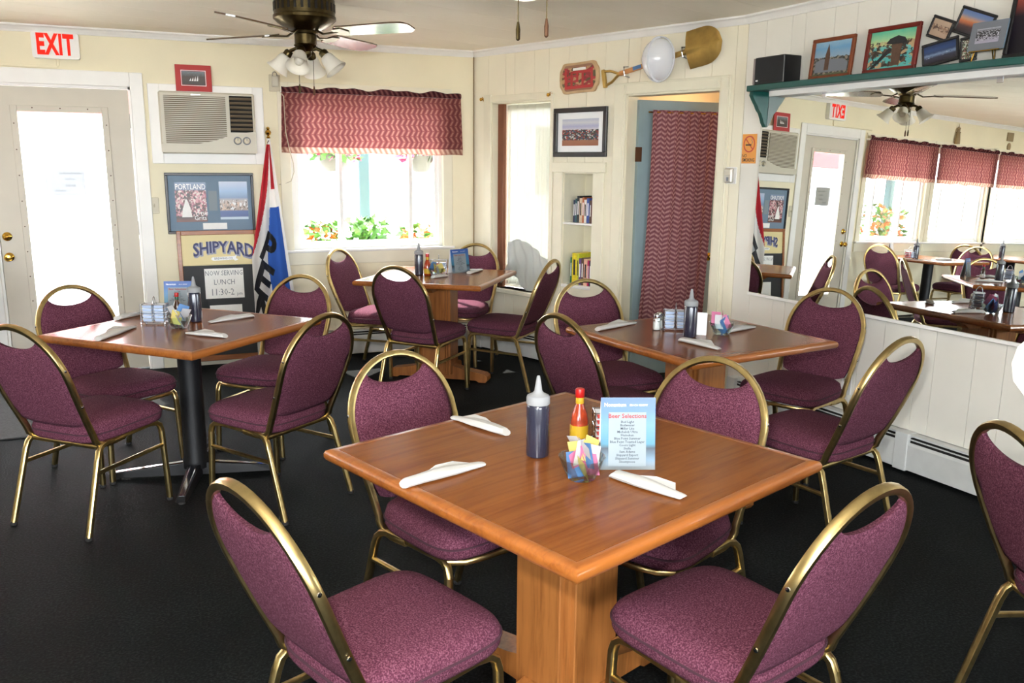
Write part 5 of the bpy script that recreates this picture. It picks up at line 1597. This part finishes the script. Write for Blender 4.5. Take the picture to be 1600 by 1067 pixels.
t = thing('wall_outlet', 'white double outlet low on the wall under the mirror', 'outlet', W2.p(-3.171, 0, .353), W2.rz)
MB().rbox(-.035, .035, -.006, 0, -.057, .057, .003).build('plate', 'white_plastic', t, smooth=False)
for z in (-.022, .022):
    so = MB().prism([(x_, z_ + z) for x_, z_ in rrect(.032, .028, .010)], -.008, -.006).build('socket', 'beige_plastic', t, smooth=False)
    MB().box(-.008, -.005, -.0085, -.0078, z - .006, z + .006).box(.005, .008, -.0085, -.0078, z - .006, z + .006).build('slot', 'dark_gap', so, smooth=False)

# unidentified bright round shape at the right edge, built as a made-up lamp
t = thing('bright_round_shape', 'bright round shape guessed as lamp, cut off by the right edge of the photo', 'lamp', (2.400, 1.652, 0))
MB().lathe([(0, CEIL), (.06, CEIL), (.055, CEIL - .02), (.012, CEIL - .03), (0, CEIL - .03)], 20).build('ceiling_rose', 'black_metal', t)  # rose, cord and collar are invented to hang the globe
MB().tube([(0, 0, CEIL - .028), (0, 0, 1.07)], .004, n=8).build('cord', 'black_plastic', t)
MB().lathe([(.032, 1.045), (.034, 1.06), (.026, 1.078), (.006, 1.085), (0, 1.086)], 16).build('collar', 'black_metal', t)
MB().lathe([(0, .835), (.03, .84), (.07, .855), (.105, .90), (.115, .95), (.105, 1.0), (.07, 1.045), (.03, 1.06)], 24).build('bright_globe', 'bright_shape_glow', t)

# ------------------------------------------------------------------ ceiling fans
def fan(x, y, label, a0):
    t = thing('ceiling_fan', label, 'ceiling fan', (x, y, 0), 0, 'ceiling fans')
    MB().lathe([(0, CEIL), (.155, CEIL), (.165, CEIL - .012), (.165, CEIL - .095), (.170, CEIL - .10), (.170, CEIL - .116), (.150, CEIL - .135), (.105, CEIL - .165), (.070, CEIL - .178), (.066, CEIL - .19), (0, CEIL - .19)], 36).build('motor_housing', 'antique_brass', t)
    sl = MB()
    for k in range(28):
        a_ = 2 * PI * k / 28
        M = Matrix.Rotation(a_, 4, 'Z') @ XF(.1655, 0, CEIL - .055)
        sl.box(-.001, .0015, -.007, .007, -.022, .022, M=M)
    sl.build('vent_slots', 'dark_gap', t, smooth=False, kind='stuff')
    MB().lathe([(.052, CEIL - .185), (.060, CEIL - .195), (.060, CEIL - .245), (.066, CEIL - .252), (.045, CEIL - .272), (.030, CEIL - .285), (.030, CEIL - .30), (.016, CEIL - .315), (0, CEIL - .32)], 24).build('switch_housing', 'antique_brass', t)
    for k in range(4):
        a_ = a0 + k * PI / 2
        M = Matrix.Rotation(a_, 4, 'Z') @ XF(0, 0, CEIL - .185) @ Matrix.Rotation(-.20, 4, 'X')
        pts = [(.21, -.045), (.23, -.062), (.58, -.072), (.64, -.066), (.672, -.035), (.672, .035), (.64, .066), (.58, .072), (.23, .062), (.21, .045)]
        bl = MB().plate(pts, -.004, .004, M=M).build('blade', 'blade_wood', t, smooth=False)
        M2 = Matrix.Rotation(a_, 4, 'Z') @ XF(0, 0, CEIL - .185)
        MB().tube([(.075, 0, .010), (.12, 0, -.012), (.17, 0, -.008), (.215, 0, -.004)], .012, .006, 8, M=M2).plate([(.20, -.04), (.26, -.05), (.285, 0), (.26, .05), (.20, .04), (.185, 0)], -.0085, -.005, M=M).build('blade_iron', 'antique_brass', bl)
    for k in range(4):
        a_ = a0 + .35 + k * PI / 2
        M = Matrix.Rotation(a_, 4, 'Z')
        arm = MB().tube([(.025, 0, CEIL - .275), (.06, 0, CEIL - .268), (.085, 0, CEIL - .278), (.098, 0, CEIL - .292)], .010, n=10, M=M)
        sM = M @ XF(.092, 0, CEIL - .284) @ Matrix.Rotation(math.radians(180 - 38), 4, 'Y')
        arm.lathe([(.020, -.005), (.026, .004), (.026, .028), (.022, .034)], 16, M=sM)
        ar = arm.build('lamp_arm', 'antique_brass', t)
        MB().lathe([(.026, .026), (.034, .034), (.040, .055), (.044, .080), (.053, .105), (.066, .122), (.064, .122), (.051, .104), (.042, .080), (.038, .055), (.030, .034)], 24, M=sM, closed=True).build('lamp_shade', 'shade_glass', ar, angle=1.)
        MB().lathe([(.010, .03), (.022, .06), (.026, .08), (.018, .10), (0, .108)], 14, M=sM).build('bulb', 'shade_glass', ar)
    for dx, dy, zl, nm in ((.030, -.045, .47 if y > 4 else .49, 'wood'), (-.045, -.020, .46 if y > 4 else .50, 'bead')):
        ch = MB().tube([(dx, dy, CEIL - .245), (dx, dy, CEIL - zl)], .0016, n=6).build('pull_chain', 'antique_brass', t)
        MB().lathe([(.0022, 0), (.006, .004), (.0065, .03), (.003, .05), (0, .052)], 10, M=XF(dx, dy, CEIL - zl - .05)).build('chain_pull', 'bronze' if nm == 'wood' else 'antique_brass', ch)
    return t
fan(.782, 5.013, 'antique brass ceiling fan with four frosted lamp shades near the air conditioner', PI / 4)
fan(.985, 2.315, 'antique brass ceiling fan whose pull chains hang in from above the picture', PI / 4 + .2)

# floor mat at the door
o = MB().rbox(-1.16, -.32, 5.22, 6.45, .001, .010, .003).build('door_mat', 'mat_rubber', smooth=False)
tag(o, 'dark ribbed rubber mat on the floor at the entrance door', 'mat')
# ------------------------------------------------------------------ outside
o = MB().box(-40, 40, -40, 60, -.55, -.45).build('ground', 'asphalt', smooth=False)
tag(o, 'pale sunlit street ground outside the windows', 'ground', kind='structure')
deck = struct('floor_porch'); deck['label'] = 'pale porch deck of boards outside the street windows'
for k in range(14):
    MB().box(-7, 3.2, 6.90 + .14 * k, 6.90 + .14 * k + .134, -.12, -.09).build('deck_board', 'deck_boards', deck, smooth=False)
t = thing('porch_railing', 'white porch railing with square balusters outside the window', 'railing', (0, 8.75, -.09))
MB().rbox(-6.8, 3.1, -.03, .03, .93, .97, .006).build('top_rail', 'outside_white', t, smooth=False)
MB().rbox(-6.8, 3.1, -.025, .025, .10, .14, .006).build('bottom_rail', 'outside_white', t, smooth=False)
bal = MB().box(-.018, .018, -.018, .018, .14, .93).mesh('baluster', 'outside_white', smooth=False)
for k in range(70):
    b_ = bpy.data.objects.new('baluster', bal); COL.objects.link(b_); b_.parent = t; b_.location = (-6.7 + .14 * k, 0, 0)
for i, (x, m_, lab) in enumerate(((1.86, 'outside_teal', 'grey teal porch post outside the corner window'), (-1.55, 'outside_teal', 'grey teal porch post outside the mirrored window next to the door'), (-4.6, 'outside_teal', 'grey teal porch post outside the last mirrored window'))):
    t = thing('porch_post', lab, 'post', (x, 8.60, -.09), 0, 'porch posts')
    MB().rbox(-.055, .055, -.055, .055, 0, 2.9, .01).build('shaft', m_, t, smooth=False)
    MB().rbox(-.075, .075, -.075, .075, 0, .14, .01).build('plinth', 'outside_white', t, smooth=False)
o = MB().rbox(-6.9, 3.1, 8.14, 8.26, 2.26, 2.42, .01).build('porch_beam', 'outside_white', smooth=False)
tag(o, 'white porch beam from which the flower baskets hang', 'beam')
def plant(x, y, z, label, pet, n, r, h, seed, pot=True, group=None, basket=False):
    rnd = random.Random(seed)
    t = thing('hanging_basket' if basket else 'potted_flower', label, 'plant', (x, y, z), 0, group)
    if basket:
        MB().lathe([(0, -.16), (.08, -.155), (.14, -.09), (.16, 0), (.15, 0), (0, -.01)], 16, closed=True).build('basket', 'basket_dark', t)
        for k in range(3):
            a_ = 2.1 * k
            MB().tube([(.15 * math.cos(a_), .15 * math.sin(a_), 0), (0, 0, .665)], .004, n=5).build('hanger', 'steel_wire', t)
    else:
        MB().lathe([(0, 0), (.09, 0), (.12, .18), (.13, .20), (.11, .20), (0, .18)], 16, closed=True).build('pot', 'basket_dark', t)
    zb = 0 if basket else .18
    lf, pf = MB(), MB()
    for k in range(n):
        a_, rr, zz = rnd.uniform(0, 6.28), r * math.sqrt(rnd.random()), zb + rnd.uniform(-.05, h)
        M = XF(rr * math.cos(a_), rr * math.sin(a_), zz, rx=rnd.uniform(-1, 1), ry=rnd.uniform(-1, 1), rz=a_)
        (pf if rnd.random() < .4 else lf).add([(-.005, -.03, 0), (.05, 0, .012), (-.005, .03, 0), (-.05, 0, .01)], [(0, 1, 2, 3)], M=M)
    lf.build('leaves', 'leaf_green', t, smooth=False, kind='stuff')
    pf.build('petals', pet, t, smooth=False, kind='stuff')
plant(1.50, 8.20, 1.60, 'pink flower basket hanging outside the corner window beside the teal post', 'petal_pink', 260, .26, .22, 1, group='hanging baskets', basket=True)
plant(2.35, 8.20, 1.60, 'pink flower basket hanging outside toward the room corner', 'petal_pink', 260, .26, .22, 2, group='hanging baskets', basket=True)
plant(.86, 8.20, 1.60, 'pink flower basket hanging outside near the flag end of the corner window', 'petal_pink', 200, .20, .18, 3, group='hanging baskets', basket=True)
plant(1.22, 7.35, .62, 'potted orange flowers outside the corner window, at its flag end', 'petal_orange', 160, .16, .22, 4, group='potted flowers outside')
plant(1.62, 7.35, .62, 'potted green plant outside the middle of the corner window', 'leaf_green', 200, .18, .26, 5, group='potted flowers outside')
plant(2.05, 7.35, .60, 'pale potted flowers outside the corner end of the window', 'petal_orange', 120, .15, .2, 6, group='potted flowers outside')
plant(-2.72, 7.4, .70, 'leafy potted plant outside the mirrored window next to the door', 'petal_orange', 300, .28, .45, 7, group='potted flowers outside')
t = thing('plant_bench', 'white wooden bench carrying the potted flowers outside the corner window', 'bench', (1.62, 7.35, -.09))
MB().rbox(-.62, .62, -.14, .14, .655, .69, .006).build('top', 'outside_white', t, smooth=False)
for sx in (-1, 1):
    for sy in (-1, 1):
        MB().box(sx * .57 - .02, sx * .57 + .02, sy * .1 - .02, sy * .1 + .02, 0, .655).build('leg', 'outside_white', t, smooth=False)
t = thing('plant_stand', 'white stand under the leafy plant outside the mirrored window', 'stand', (-2.72, 7.4, -.09))
MB().rbox(-.16, .16, -.16, .16, .745, .785, .006).build('top', 'outside_white', t, smooth=False)
for sx in (-1, 1):
    for sy in (-1, 1):
        MB().box(sx * .12 - .015, sx * .12 + .015, sy * .12 - .015, sy * .12 + .015, 0, .745).build('leg', 'outside_white', t, smooth=False)
# building across the street
t = thing('street_building', 'white clapboard building across the street with grey windows and a red awning', 'building', (0, 17, -.45))
for k in range(26):
    MB().hull([(-16, -.03, .25 * k), (14, -.03, .25 * k), (-16, 0, .25 * k + .25), (14, 0, .25 * k + .25), (-16, .1, .25 * k), (14, .1, .25 * k), (-16, .1, .25 * k + .25), (14, .1, .25 * k + .25)]).build('clapboard', 'outside_white', t, smooth=False)
for x in (-12, -9, -6, -3, 0, 2.6, 5.2, 7.8, 10.4):
    for z in (1.3, 4.0):
        w_ = MB().box(x - .55, x + .55, -.10, -.03, z - .06, z + 1.56).build('window', 'outside_white', t, smooth=False)
        MB().box(x - .45, x - .02, -.105, -.098, z + .04, z + 1.46).build('pane', 'outside_pane', w_, smooth=False)
        MB().box(x + .02, x + .45, -.105, -.098, z + .04, z + 1.46).build('pane', 'outside_pane', w_, smooth=False)
MB().hull([(-4.5, -.1, 3.6), (-1.2, -.1, 3.6), (-4.5, -1.3, 2.9), (-1.2, -1.3, 2.9), (-4.5, -.1, 3.5), (-1.2, -.1, 3.5)]).build('awning', 'outside_red', t, smooth=False)
o = MB().rbox(-1.35, .1, 8.80, 8.88, 1.915, 2.35, .01).build('porch_fascia', 'outside_red', smooth=False)
tag(o, 'red painted porch fascia board outside the entrance door', 'fascia')

o = MB().rbox(-4.6, -1.6, 8.80, 8.88, 1.80, 2.35, .01).build('porch_fascia', 'outside_red', smooth=False)
tag(o, 'deep red porch fascia board seen in the mirrored door glass', 'fascia')
